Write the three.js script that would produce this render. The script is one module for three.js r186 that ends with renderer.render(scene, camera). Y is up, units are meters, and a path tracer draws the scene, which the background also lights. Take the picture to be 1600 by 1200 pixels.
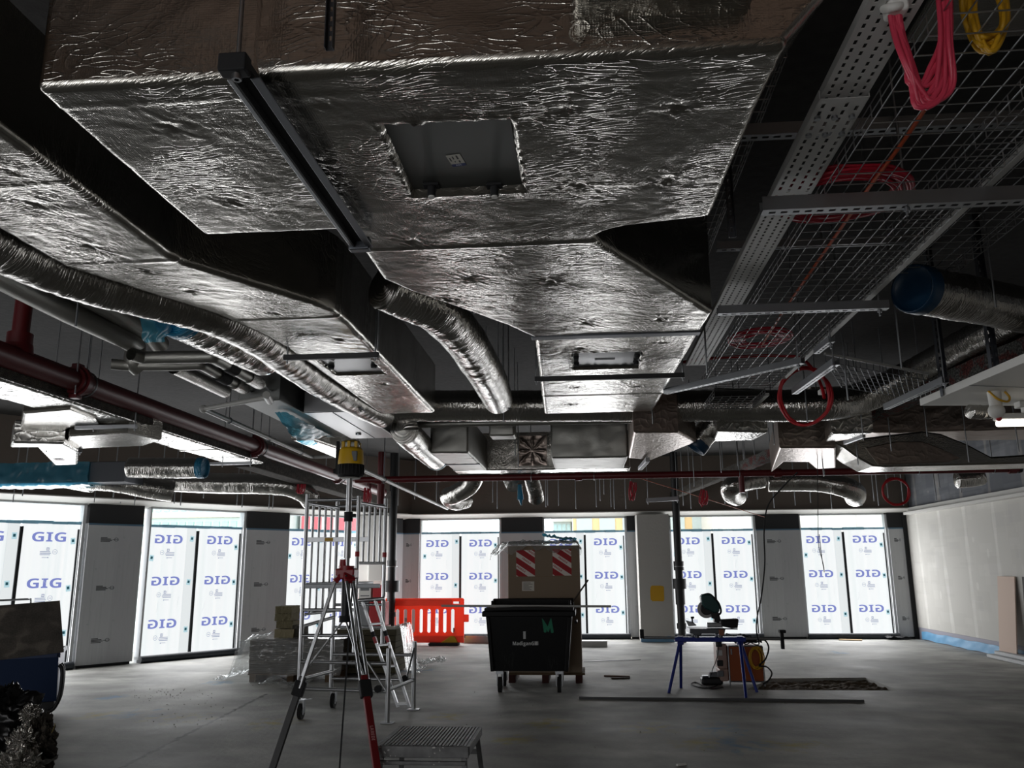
import * as THREE from 'three';
import { mergeGeometries } from 'three/addons/utils/BufferGeometryUtils.js';
import { RoundedBoxGeometry } from 'three/addons/geometries/RoundedBoxGeometry.js';
import { RectAreaLightUniformsLib } from 'three/addons/lights/RectAreaLightUniformsLib.js';
import { FontLoader } from 'three/addons/loaders/FontLoader.js';
import { TextGeometry } from 'three/addons/geometries/TextGeometry.js';

// ---------------------------------------------------------------- camera, sky, exposure, light levels
const scene = new THREE.Scene();
const FOCAL = 1300, EYE = 1.65;                        // focal length in pixels of the 1600 x 1200 frame; eye height in metres
const camera = new THREE.PerspectiveCamera(2 * Math.atan(600 / FOCAL) * 180 / Math.PI, 4 / 3, 0.05, 400);
camera.position.set(0, EYE, 0);
camera.rotation.set(0.21648, 0.08448, -0.008, 'YXZ');  // looking up a little, turned 5 degrees left of the building's axis
camera.updateMatrixWorld(true);
scene.add(camera);
const renderer = new THREE.WebGLRenderer({ antialias: true });
renderer.toneMapping = THREE.LinearToneMapping;
renderer.toneMappingExposure = 1.0;
renderer.shadowMap.enabled = true;
scene.background = new THREE.Color(4.1, 4.2, 4.3);   // even overcast sky
const WINDOW_GLOW = 0.95;                              // radiance of the daylit protective film as the eye sees it
const WINDOW_LIGHT = 5.0;                              // daylight each bay sends into the room
const LAMP_LIGHT = 9, ADDED_UPLIGHT = 17;  // the work light, and the uplights added out of frame
RectAreaLightUniformsLib.init();

// ---------------------------------------------------------------- helpers
function mulberry(a) { return () => { a |= 0; a = a + 0x6D2B79F5 | 0; let t = Math.imul(a ^ a >>> 15, 1 | a); t = t + Math.imul(t ^ t >>> 7, 61 | t) ^ t; return ((t ^ t >>> 14) >>> 0) / 4294967296; }; }
const rnd = mulberry(20240611);
const rr = (a, b) => a + (b - a) * rnd();
const V = (x, y, z) => new THREE.Vector3(x, y, z);
const clamp = (x, a, b) => Math.min(b, Math.max(a, x));
const smooth = (a, b, x) => { const t = clamp((x - a) / (b - a), 0, 1); return t * t * (3 - 2 * t); };
// surveying: where the sight line through a photograph point meets a level, a cross wall or a long wall of the building
const sight = (px, py) => V((px - 800) / FOCAL, (600 - py) / FOCAL, -1).applyMatrix4(new THREE.Matrix4().extractRotation(camera.matrixWorld));
const atY = (px, py, y) => { const d = sight(px, py); return d.multiplyScalar((y - EYE) / d.y).add(camera.position); };
const atZ = (px, py, z) => { const d = sight(px, py); return d.multiplyScalar(z / d.z).add(camera.position); };
const atX = (px, py, x) => { const d = sight(px, py); return d.multiplyScalar(x / d.x).add(camera.position); };

const taken = new Map();
function numbered(name) { const n = taken.get(name) || 0; taken.set(name, n + 1); return n ? `${name}_${String(n).padStart(3, '0')}` : name; }
function tag(o, label, category, group) { o.userData.label = label; if (category) o.userData.category = category; if (group) o.userData.group = group; return o; }
function thing(name, label, category, pos = [0, 0, 0], turn = 0, group) {
  const o = new THREE.Group(); o.name = numbered(name); o.position.set(...pos); o.rotation.y = turn; scene.add(o);
  return tag(o, label, category, group);
}
function shade(o) { o.castShadow = true; o.receiveShadow = true; return o; }
function merged(geos) {
  geos = (Array.isArray(geos) ? geos : [geos]).map((g) => { const q = g.index ? g.toNonIndexed() : g; for (const k of Object.keys(q.attributes)) if (!['position', 'normal', 'uv'].includes(k)) q.deleteAttribute(k); return q; });
  return geos.length === 1 ? geos[0] : mergeGeometries(geos, false);
}
function mesh(name, geos, material, parent) {          // one named mesh; top-level when no parent is given
  const g = Array.isArray(geos) ? (geos.length === 1 ? geos[0] : merged(geos)) : geos;
  const m = shade(new THREE.Mesh(g, material));
  m.name = parent ? name : numbered(name);
  (parent || scene).add(m);
  if (parent) { const same = parent.children.filter((c) => c !== m && c.name.replace(/_\d{3}$/, '') === name).length; if (same) m.name = `${name}_${String(same).padStart(3, '0')}`; }
  return m;
}
function struct(name, geos, material) { const m = mesh(name, geos, material); m.userData.kind = 'structure'; return m; }
function structGroup(name) { const o = new THREE.Group(); o.name = numbered(name); o.userData.kind = 'structure'; scene.add(o); return o; }

// boxes with uv in metres; r rounds the edges
function box(x0, x1, y0, y1, z0, z1, r = 0) {
  const w = Math.abs(x1 - x0), h = Math.abs(y1 - y0), d = Math.abs(z1 - z0);
  const g = r > 0 ? new RoundedBoxGeometry(w, h, d, 1, Math.min(r, w / 2.01, h / 2.01, d / 2.01)) : new THREE.BoxGeometry(w, h, d);
  metreUV(g, w, h, d);
  return g.translate((x0 + x1) / 2, (y0 + y1) / 2, (z0 + z1) / 2);
}
function metreUV(g) {
  const p = g.attributes.position, n = g.attributes.normal, uv = new Float32Array(p.count * 2);
  for (let i = 0; i < p.count; i++) {
    const ax = Math.abs(n.getX(i)), ay = Math.abs(n.getY(i)), az = Math.abs(n.getZ(i));
    const a = ax >= ay && ax >= az ? [p.getZ(i), p.getY(i)] : ay >= az ? [p.getX(i), p.getZ(i)] : [p.getX(i), p.getY(i)];
    uv[2 * i] = a[0]; uv[2 * i + 1] = a[1];
  }
  g.setAttribute('uv', new THREE.BufferAttribute(uv, 2));
  return g;
}
// a bar of rectangular section between two points, w across (level), h upright
function bar(a, b, w, h, r = 0) {
  const L = a.distanceTo(b), g = box(-w / 2, w / 2, -h / 2, h / 2, -L / 2, L / 2, r);
  const z = b.clone().sub(a).normalize(), up = Math.abs(z.y) > 0.95 ? V(0, 0, 1) : V(0, 1, 0), x = up.clone().cross(z).normalize(), y = z.clone().cross(x);
  return g.applyMatrix4(new THREE.Matrix4().makeBasis(x, y, z).setPosition(a.clone().add(b).multiplyScalar(0.5)));
}
function rod(a, b, r, r2 = r, seg = 10) {              // cylinder between two points
  const L = a.distanceTo(b), g = new THREE.CylinderGeometry(r2, r, L, seg, 1);
  g.applyQuaternion(new THREE.Quaternion().setFromUnitVectors(V(0, 1, 0), b.clone().sub(a).normalize()));
  const m = a.clone().add(b).multiplyScalar(0.5);
  return g.translate(m.x, m.y, m.z);
}
function tube(points, r, seg = 24, sides = 8, closed = false, tension = 0.5) {
  const c = new THREE.CatmullRomCurve3(points, closed, tension === null ? 'centripetal' : 'catmullrom', tension ?? 0.5);
  return new THREE.TubeGeometry(c, seg, r, sides, closed);
}
function ring(centre, axis, R, r, seg = 24, sides = 8) {
  const g = new THREE.TorusGeometry(R, r, sides, seg);
  g.applyQuaternion(new THREE.Quaternion().setFromUnitVectors(V(0, 0, 1), axis.clone().normalize()));
  return g.translate(centre.x, centre.y, centre.z);
}
function polygonPrism(pts, depth, bevel = 0) {         // outline in x,y extruded along +z
  const s = new THREE.Shape(pts.map(([x, y]) => new THREE.Vector2(x, y)));
  return new THREE.ExtrudeGeometry(s, { depth, bevelEnabled: bevel > 0, bevelSize: bevel, bevelThickness: bevel, bevelOffset: -bevel, bevelSegments: 1, curveSegments: 10 });
}

// periodic gradient noise and its relatives
const PERM = new Uint16Array(512); { const p = [...Array(256).keys()]; for (let i = 255; i > 0; i--) { const j = Math.floor(rnd() * (i + 1)); [p[i], p[j]] = [p[j], p[i]]; } for (let i = 0; i < 512; i++) PERM[i] = p[i & 255]; }
const GX = new Float32Array(256), GY = new Float32Array(256); for (let i = 0; i < 256; i++) { GX[i] = Math.cos(i / 256 * Math.PI * 2); GY[i] = Math.sin(i / 256 * Math.PI * 2); }
function perlin(x, y, px, py, seed = 0) {              // period px, py (whole numbers)
  const x0 = Math.floor(x), y0 = Math.floor(y), fx = x - x0, fy = y - y0;
  const xa = ((x0 % px) + px) % px, xb = (xa + 1) % px, ya = ((y0 % py) + py) % py, yb = (ya + 1) % py;
  const h = (i, j) => PERM[(PERM[(i + seed) & 255] + j + (seed >> 3)) & 255];
  const a = h(xa, ya), b = h(xb, ya), c = h(xa, yb), d = h(xb, yb);
  const u = fx * fx * fx * (fx * (fx * 6 - 15) + 10), v = fy * fy * fy * (fy * (fy * 6 - 15) + 10);
  const na = GX[a] * fx + GY[a] * fy, nb = GX[b] * (fx - 1) + GY[b] * fy, nc = GX[c] * fx + GY[c] * (fy - 1), nd = GX[d] * (fx - 1) + GY[d] * (fy - 1);
  return 1.45 * (na + (nb - na) * u + (nc + (nd - nc) * u - na - (nb - na) * u) * v);
}
const noise2 = (x, y, seed = 0) => perlin(x, y, 256, 256, seed);
function fbm(x, y, p, oct, seed) { let s = 0, a = 0.5, k = 1; for (let i = 0; i < oct; i++) { s += a * perlin(x * k, y * k, p * k, p * k, seed + 17 * i); a *= 0.5; k *= 2; } return s; }
const ridge = (n, k) => Math.pow(1 - Math.min(1, Math.abs(n)), k);

function heightTexture(n, fn, metres) {                // fn(u, v) in metres over one tile
  const d = new Float32Array(n * n * 4);
  for (let j = 0; j < n; j++) for (let i = 0; i < n; i++) { const h = fn(i / n, j / n), o = 4 * (j * n + i); d[o] = d[o + 1] = d[o + 2] = h; d[o + 3] = 1; }
  const t = new THREE.DataTexture(d, n, n, THREE.RGBAFormat, THREE.FloatType);
  t.wrapS = t.wrapT = THREE.RepeatWrapping; t.magFilter = THREE.LinearFilter; t.repeat.set(1 / metres, 1 / metres); t.needsUpdate = true;
  return t;
}
function colourTexture(n, fn, metres, srgb = true) {   // fn(u, v) -> [r, g, b] 0..255
  const d = new Uint8Array(n * n * 4);
  for (let j = 0; j < n; j++) for (let i = 0; i < n; i++) { const c = fn(i / n, j / n), o = 4 * (j * n + i); d[o] = clamp(c[0], 0, 255); d[o + 1] = clamp(c[1], 0, 255); d[o + 2] = clamp(c[2], 0, 255); d[o + 3] = 255; }
  const t = new THREE.DataTexture(d, n, n, THREE.RGBAFormat, THREE.UnsignedByteType);
  if (srgb) t.colorSpace = THREE.SRGBColorSpace;
  t.wrapS = t.wrapT = THREE.RepeatWrapping; t.magFilter = THREE.LinearFilter; if (metres) t.repeat.set(1 / metres, 1 / metres); t.needsUpdate = true;
  return t;
}
function canvasTexture(w, h, draw) {
  const c = document.createElement('canvas'); c.width = w; c.height = h;
  draw(c.getContext('2d'), w, h);
  const t = new THREE.CanvasTexture(c); t.colorSpace = THREE.SRGBColorSpace; t.anisotropy = 8;
  return t;
}
const std = (color, roughness = 0.7, metalness = 0, more = {}) => new THREE.MeshStandardMaterial({ color, roughness, metalness, ...more });

// ---------------------------------------------------------------- materials
// crumpled reinforced foil: long creases, crumples and the fine scrim grid, true heights in metres
const foilHeight = heightTexture(1536, (u, v) => {
  const w1 = 0.35 * perlin(u * 5, v * 5, 5, 5, 3), w2 = 0.35 * perlin(u * 5, v * 5, 5, 5, 9);
  const m1 = smooth(-0.25, 0.45, perlin(u * 4, v * 4, 4, 4, 21)), m2 = smooth(-0.1, 0.5, perlin(u * 6, v * 6, 6, 6, 33));
  const a = ridge(perlin(u * 9 + w1, v * 46 + w2 * 3, 9, 46, 5), 7), b = ridge(perlin(u * 38 + w2 * 2, v * 12 + w1, 38, 12, 11), 8);
  const c = ridge(perlin(u * 26 + w1 * 2, v * 26 + w2 * 2, 26, 26, 41), 5), d = ridge(perlin(u * 64 + w2, v * 64 + w1, 64, 64, 47), 3);
  const e = ridge(perlin(u * 120, v * 150, 120, 150, 51), 2);
  const g = Math.cos(u * 2 * Math.PI * 192) + Math.cos(v * 2 * Math.PI * 192);
  const f = ridge(perlin(u * 18 + w1 * 2, v * 80 + w2 * 6, 18, 80, 57), 14) + ridge(perlin(u * 14 + w2 * 4, v * 17 + w1 * 4, 14, 17, 59), 26);
  return 0.0009 * perlin(u * 7, v * 7, 7, 7, 61) + m1 * 0.00045 * a + m2 * 0.00045 * b + 0.00045 * c * (0.2 + m1) + 0.00034 * d * (0.25 + m2) + 0.00018 * e + 0.0010 * f * (0.15 + m1) + 0.00006 * g;
}, 1.5);
const roundHeight = heightTexture(1024, (u, v) => {     // u runs along the duct, v round it
  const w = 0.4 * perlin(u * 6, v * 4, 6, 4, 71), m = smooth(-0.3, 0.4, perlin(u * 4, v * 3, 4, 3, 75));
  return (0.25 + m) * 0.0012 * ridge(perlin(u * 52 + w * 3, v * 7, 52, 7, 77), 4) + 0.0005 * ridge(perlin(u * 30, v * 26, 30, 26, 81), 5) + 0.0005 * ridge(perlin(u * 100 + w, v * 24, 100, 24, 83), 3) + 0.0008 * perlin(u * 12, v * 5, 12, 5, 85);
}, 1);
roundHeight.repeat.set(1, 1);
const farHeight = heightTexture(768, (u, v) => {            // the same crumpling, only the coarse folds that carry across the room
  const w = 0.4 * perlin(u * 5, v * 5, 5, 5, 203);
  return 0.006 * ridge(perlin(u * 17 + w, v * 36 + w * 2, 17, 36, 205), 4) + 0.005 * ridge(perlin(u * 40 + w * 2, v * 24, 40, 24, 207), 5) + 0.003 * perlin(u * 30, v * 34, 30, 34, 209);
}, 2.4);
const foilMat = (color, roughness, bump = 1) => std(color, roughness, 1, { bumpMap: foilHeight, bumpScale: bump });
const M = {
  foil: foilMat(0xaeaba4, 0.21, 1.0), foilWarm: std(0xa5978e, 0.34, 1, { bumpMap: farHeight, bumpScale: 0.2 }), foilFine: std(0xb4b3ae, 0.27, 1, { bumpMap: farHeight, bumpScale: 0.4 }),
  foilRound: std(0xbdbbb6, 0.2, 1, { bumpMap: roundHeight, bumpScale: 2.2 }), foilRoundSoft: std(0xa5a29c, 0.27, 1, { bumpMap: roundHeight, bumpScale: 1.5 }),
  foilGrey: std(0xa3a29c, 0.45, 0.9, { bumpMap: foilHeight, bumpScale: 0.3 }),
  galv: std(0x9fa2a5, 0.38, 1), galvDark: std(0x5f6267, 0.45, 1), steel: std(0xb4b6b8, 0.3, 1), alu: std(0xb9bbbd, 0.36, 1), aluWorn: std(0x94979a, 0.5, 1),
  sheet: std(0x9d9e9f, 0.34, 1), panelSteel: std(0x7b7d7b, 0.5, 1),
  black: std(0x111214, 0.5), blackSoft: std(0x17181a, 0.8), rubber: std(0x1b1b1c, 0.85), grey: std(0x6d7073, 0.6), white: std(0xd8d7d2, 0.6),
  redPipe: std(0x5e1519, 0.42), redBright: std(0xb01722, 0.45), redCable: std(0xb51d33, 0.4), pinkCable: std(0xc43a52, 0.4), orangeCable: std(0xc8501e, 0.45), yellowCable: std(0xc99a1c, 0.45),
  blueFilm: new THREE.MeshPhysicalMaterial({ color: 0x5fb4cf, roughness: 0.25, transmission: 0.74, thickness: 0, side: THREE.DoubleSide }),
  blueCap: std(0x0d3049, 0.4), blueCapLight: std(0x2f86ad, 0.35, 0, { bumpMap: farHeight, bumpScale: 0.6 }), clearFilm: new THREE.MeshPhysicalMaterial({ color: 0xf2f4f4, roughness: 0.16, transmission: 0.86, thickness: 0, side: THREE.DoubleSide }),
  pvcGrey: std(0xa9a9a5, 0.45), trayGrey: std(0xc4c4c1, 0.45, 0.2), lagging: std(0x77766f, 0.55), wire: std(0xa8aaac, 0.35, 1),
  plaster: std(0xc9c8c3, 0.85), yellow: std(0xd0a411, 0.45), blueSteel: std(0x1d2f86, 0.4, 0.2), teal: std(0x14403f, 0.5),
};
const speckle = heightTexture(512, (u, v) => 0.004 * ridge(perlin(u * 40, v * 40, 40, 40, 91), 2) + 0.004 * perlin(u * 70, v * 70, 70, 70, 95) + 0.006 * perlin(u * 14, v * 14, 14, 14, 97), 0.5);
M.sprayed = std(0x6f6a62, 0.95, 0, { bumpMap: speckle, bumpScale: 1.6, map: colourTexture(512, (u, v) => { const k = 150 + 75 * perlin(u * 60, v * 60, 60, 60, 3) + 40 * perlin(u * 9, v * 9, 9, 9, 5); return [k, k * 0.97, k * 0.92]; }, 0.5) });
M.sprayedRed = std(0xffffff, 0.95, 0, { bumpMap: speckle, bumpScale: 1.6, map: colourTexture(512, (u, v) => { const k = 95 + 50 * perlin(u * 50, v * 50, 50, 50, 13), r = smooth(-0.25, 0.35, perlin(u * 5, v * 9, 5, 9, 15) + 0.4 * perlin(u * 30, v * 30, 30, 30, 19)); return [k * (1 + 0.1 * r), k * (1 - 0.42 * r), k * (0.96 - 0.42 * r)]; }, 0.9) });
const fineBump = heightTexture(512, (u, v) => 0.0006 * perlin(u * 90, v * 90, 90, 90, 101) + 0.0010 * perlin(u * 24, v * 24, 24, 24, 103) + 0.0016 * fbm(u * 6, v * 6, 6, 2, 105), 1.2);
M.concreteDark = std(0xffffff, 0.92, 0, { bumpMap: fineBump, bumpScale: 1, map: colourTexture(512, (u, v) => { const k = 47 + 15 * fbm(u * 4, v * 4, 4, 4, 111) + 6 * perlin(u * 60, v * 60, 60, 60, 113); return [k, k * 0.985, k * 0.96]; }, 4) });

// power-floated concrete of the floor, one unrepeated sheet over the whole slab
const FX0 = -16, FX1 = 8, FZ0 = -22, FZ1 = 6, floorBlots = [];
const floorMap = canvasTexture(2048, 2048, (g, w, h) => {
  const im = g.createImageData(w, h), d = im.data;
  for (let j = 0; j < h; j++) for (let i = 0; i < w; i++) {
    const x = FX0 + (FX1 - FX0) * i / w, z = FZ0 + (FZ1 - FZ0) * j / h, o = 4 * (j * w + i);
    const wx = 0.6 * noise2(x * 0.5 + 40, z * 0.5 + 40, 7);
    let k = 148 + 22 * noise2(x * 0.35 + wx + 50, z * 0.5 + 50, 1) + 22 * noise2(x * 0.9 + wx + 60, z * 1.3 + 60, 2) + 20 * noise2(x * 1.9 + wx + 70, z * 2.6 + 70, 3) + 11 * noise2(x * 5 + wx * 3 + 100, z * 6 + 100, 4) + 6 * noise2(x * 31 % 200 + 20, z * 31 % 200 + 20, 5);
    k += 40 * Math.pow(Math.max(0, noise2(x * 1.1 + 30, z * 2.2 + wx * 2 + 30, 8)), 2) - 18 * smooth(0.25, 0.55, noise2(x * 0.7 + 90, z * 0.8 + 90, 12));
    d[o] = k; d[o + 1] = k * 0.997; d[o + 2] = k * 0.962; d[o + 3] = 255;
  }
  g.putImageData(im, 0, 0);
  const U = (x) => (x - FX0) / (FX1 - FX0) * w, W = (z) => (z - FZ0) / (FZ1 - FZ0) * h;
  const blot = (px, py, r, col, a, n = 40) => { const p = atY(px, py, 0); for (let k = 0; k < n; k++) { const t = rnd() * 6.28, q = r * Math.pow(rnd(), 0.8); g.globalAlpha = a * (0.4 + 0.6 * rnd()); g.fillStyle = col; g.beginPath(); g.ellipse(U(p.x + Math.cos(t) * q), W(p.z + Math.sin(t) * q * 1.2), U(FX0 + rr(0.02, 0.1)), W(FZ0 + rr(0.02, 0.08)), t, 0, 6.3); g.fill(); } };
  for (const [px, py, r] of [[205, 1117, 0.35], [180, 1089, 0.2], [345, 1066, 0.22], [1120, 1138, 0.35], [1150, 1165, 0.3], [1310, 1020, 0.2], [650, 1048, 0.3]]) blot(px, py, r, '#3f6f9c', 0.26);
  for (const [px, py, r] of [[280, 1122, 0.4], [150, 1118, 0.25], [430, 1130, 0.35], [855, 1130, 0.25], [800, 1155, 0.2], [1015, 1138, 0.3], [1090, 1160, 0.25], [1240, 1165, 0.3], [700, 1120, 0.2]]) blot(px, py, r, '#a89438', 0.2);
  // dirty day joint across the slab
  const a = atY(180, 1204, 0), b = atY(415, 1085, 0); g.lineCap = 'round';
  for (let k = 0; k < 160; k++) { const t = k / 160, n = noise2(t * 40 + 5, 3, 9) * 0.03; g.globalAlpha = 0.25 + 0.4 * rnd(); g.strokeStyle = '#2c2b28'; g.lineWidth = 1.6 + 3.6 * rnd(); const x = a.x + (b.x - a.x) * t + n, z = a.z + (b.z - a.z) * t, x2 = a.x + (b.x - a.x) * (t + 0.008) + n, z2 = a.z + (b.z - a.z) * (t + 0.008); g.beginPath(); g.moveTo(U(x), W(z)); g.lineTo(U(x2), W(z2)); g.stroke(); }
  // grit and droppings
  for (let k = 0; k < 900; k++) { g.globalAlpha = 0.5 * rnd(); g.fillStyle = rnd() < 0.6 ? '#3a3936' : '#c9c7bf'; g.fillRect(U(rr(-10, 7.4)), W(rr(-20, -4)), rr(0.6, 2), rr(0.6, 2)); }
  g.globalAlpha = 1;
});
floorMap.wrapS = floorMap.wrapT = THREE.RepeatWrapping;
floorMap.repeat.set(1 / (FX1 - FX0), -1 / (FZ1 - FZ0)); floorMap.offset.set(-FX0 / (FX1 - FX0), 1 + FZ0 / (FZ1 - FZ0)); // uv are x and z in metres
M.floor = std(0xffffff, 0.8, 0, { map: floorMap, bumpMap: fineBump, bumpScale: 0.8, roughnessMap: colourTexture(512, (u, v) => { const k = 225 + 45 * fbm(u * 5, v * 5, 5, 4, 121); return [k, k, k]; }, 5, false) });

// ---------------------------------------------------------------- the room
const SLAB = 4.2, SOFFIT = 2.78, FILM_TOP = 2.46, FILM_BOTTOM = 0.11, ZF = -20.3, XR = 7.42, XL = -15.4, ZB = 5;
// left front runs back at an angle from the corner; t is metres from P0 along LD
const LD = V(0.605, 0, -0.797).normalize(), LP = V(-7.57, 0, -16.0), LN = V(-LD.z, 0, LD.x).negate();   // LN looks into the room
if (LN.dot(V(1, 0, 1)) < 0) LN.negate();
const onLeft = (t, y = 0, out = 0) => LP.clone().addScaledVector(LD, t).addScaledVector(LN, out).setY(y);
const T_CORNER = (ZF - LP.z) / LD.z, CORNER = onLeft(T_CORNER), T_END = -13.2, END = onLeft(T_END);
{
  const plan = new THREE.Shape([[XR + 0.2, -ZF + 0.3], [XR + 0.2, -ZB - 0.2], [XL - 0.2, -ZB - 0.2], [XL - 0.2, -END.z], [CORNER.x - 0.2, -ZF + 0.3]].map(([x, y]) => new THREE.Vector2(x, y)));
  const ceil = new THREE.ExtrudeGeometry(plan, { depth: 0.25, bevelEnabled: false }).rotateX(-Math.PI / 2).translate(0, SLAB, 0);
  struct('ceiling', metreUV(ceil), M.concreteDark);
  // floor with the broken-out recess near the saw
  const pit = [[1205, 1060], [1352, 1058.5], [1404, 1079], [1165, 1078]].map(([a, b]) => atY(a, b, 0));
  plan.holes.push(new THREE.Path(pit.map((p) => new THREE.Vector2(p.x, -p.z))));
  struct('floor', metreUV(new THREE.ExtrudeGeometry(plan, { depth: 0.2, bevelEnabled: false }).rotateX(-Math.PI / 2).translate(0, -0.2, 0)), M.floor);
  const x0 = Math.min(...pit.map((p) => p.x)) - 0.05, x1 = Math.max(...pit.map((p) => p.x)) + 0.05, z0 = Math.min(...pit.map((p) => p.z)) - 0.05, z1 = Math.max(...pit.map((p) => p.z)) + 0.05;
  const g = new THREE.PlaneGeometry(x1 - x0, z1 - z0, 90, 60).rotateX(-Math.PI / 2).translate((x0 + x1) / 2, -0.045, (z0 + z1) / 2), p = g.attributes.position;
  for (let i = 0; i < p.count; i++) { const x = p.getX(i), z = p.getZ(i); p.setY(i, -0.05 + 0.03 * noise2(x * 4 + 20, z * 4 + 20, 3) + 0.02 * noise2(x * 13 + 20, z * 13 + 20, 4) + 0.01 * noise2(x * 33 + 20, z * 33 + 20, 6)); }
  g.computeVertexNormals();
  struct('floor_recess', metreUV(g), std(0x5a4d3c, 0.95, 0, { bumpMap: fineBump, bumpScale: 3 }));
}
// right-hand wall: taped plasterboard, bare strip along the floor, darker boards above the ledge
const boardTexture = (w, h, metresW, metresH, base, joint, joints, spots) => canvasTexture(w, h, (g) => {
  g.fillStyle = base; g.fillRect(0, 0, w, h);
  const S = w / metresW;
  for (const [x, wd, lean] of joints) for (let k = 0; k < 60; k++) { const t = k / 60; g.globalAlpha = 0.35 + 0.5 * noise2(x * 7 + 3, t * 9 + 3, 2) * 0.8 + 0.2; g.fillStyle = joint; const ww = wd * (0.75 + 0.35 * noise2(t * 6 + x, 4, 5)); g.fillRect((x + lean * t - ww / 2) * S, h * t, ww * S, h / 55); }
  for (let k = 0; k < spots; k++) { g.globalAlpha = 0.45; g.fillStyle = joint; g.beginPath(); g.ellipse(rnd() * w, rnd() * h, S * rr(0.03, 0.07), S * rr(0.05, 0.12), 0, 0, 6.3); g.fill(); }
  for (let k = 0; k < 500; k++) { g.globalAlpha = 0.05; g.fillStyle = rnd() < 0.5 ? '#fff' : '#777'; g.fillRect(rnd() * w, rnd() * h, rr(4, 60), rr(2, 40)); }
  g.globalAlpha = 1;
});
function wallRect(name, x, y0, y1, z0, z1, material, thick) {           // wall facing -x with one picture of its boards over the whole face
  const g = new THREE.BoxGeometry(thick, y1 - y0, Math.abs(z1 - z0)).translate(x + thick / 2, (y0 + y1) / 2, (z0 + z1) / 2);
  return struct(name, g, material);
}
{
  const joints = []; for (let k = 0; k < 22; k++) joints.push([0.9 + k * 1.2, rr(0.1, 0.24), rr(-0.1, 0.1)]);
  wallRect('wall_right', XR, 0.26, 2.86, ZF - 0.2, ZB, std(0xffffff, 0.85, 0, { map: boardTexture(2048, 256, 25.5, 2.6, '#bebcb6', '#d4d2cc', joints, 40) }), 0.2);
  wallRect('wall_right_base', XR + 0.012, 0, 0.26, ZF - 0.2, ZB, std(0x9a99a4, 0.8), 0.19);
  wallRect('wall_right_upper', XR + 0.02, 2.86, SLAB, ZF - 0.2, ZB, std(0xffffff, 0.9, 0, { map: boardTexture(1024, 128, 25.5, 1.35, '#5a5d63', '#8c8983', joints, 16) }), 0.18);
  // skirting run of blue film, part fallen
  const pts = [], n = 60; const g = new THREE.PlaneGeometry(5.2, 0.17, n, 4), p = g.attributes.position;
  for (let i = 0; i < p.count; i++) { const x = p.getX(i), y = p.getY(i); p.setXYZ(i, XR - 0.02 - 0.03 * (0.1 - y) - 0.012 * noise2(x * 5 + 20, y * 9 + 20, 4), y + 0.1 + 0.02 * noise2(x * 2 + 9, 4, 6), -19.9 + 2.6 + x * 0.98 - 0.1); }
  g.computeVertexNormals();
  tag(mesh('protective_film', g, std(0x5f9bc4, 0.5, 0, { side: THREE.DoubleSide })), 'blue protective film strip taped along the foot of the pale right wall', 'film');
  // ledge that turns the corner on to the front
  const ledge = box(XR - 0.16, XR + 0.02, 2.74, 2.8, ZF + 0.4, ZB, 0.006), lip = box(XR - 0.06, XR + 0.02, 2.8, 2.9, ZF + 0.4, ZB, 0.004);
  struct('trim_1', [ledge, lip], M.plaster);
}
// trough lights added over the photographer's head, out of frame: they wash the slab, and the slab shows in the near face of the widest duct
for (const x of [-1.3, 0.9]) {
  const t = thing('added_uplight_trough', x < 0 ? 'added unseen uplight trough above the photographer, over the left half' : 'added unseen uplight trough above the photographer, over the right half', 'lamp');
  mesh('housing', [box(x - 0.7, x + 0.7, 3.12, 3.14, -0.62, -0.28, 0.005), box(x - 0.7, x + 0.7, 3.12, 3.2, -0.63, -0.61, 0.004), box(x - 0.7, x + 0.7, 3.12, 3.2, -0.29, -0.27, 0.004)], M.galvDark, t);
  mesh('lamp_lens', box(x - 0.68, x + 0.68, 3.14, 3.16, -0.6, -0.3, 0.005), new THREE.MeshStandardMaterial({ color: 0xffffff, emissive: 0xffdcc8, emissiveIntensity: 2, roughness: 0.5 }), t);
  for (const s of [-0.6, 0.6]) mesh('hanger_rod', rod(V(x + s, 3.14, -0.45), V(x + s, SLAB, -0.45), 0.005, 0.005, 6), M.galv, t);
  const l = new THREE.RectAreaLight(0xffd6c0, ADDED_UPLIGHT, 1.36, 0.3); l.name = 'added_uplight_trough'; l.position.set(x, 3.17, -0.45); l.rotation.x = Math.PI / 2; scene.add(l);
}
struct('wall_back', box(XL, XR + 0.2, 0, SLAB, ZB, ZB + 0.25), std(0xb39c8a, 0.9));
struct('wall_left', box(XL - 0.25, XL, 0, SLAB, END.z - 0.3, ZB), std(0x8f8d88, 0.9));

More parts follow.
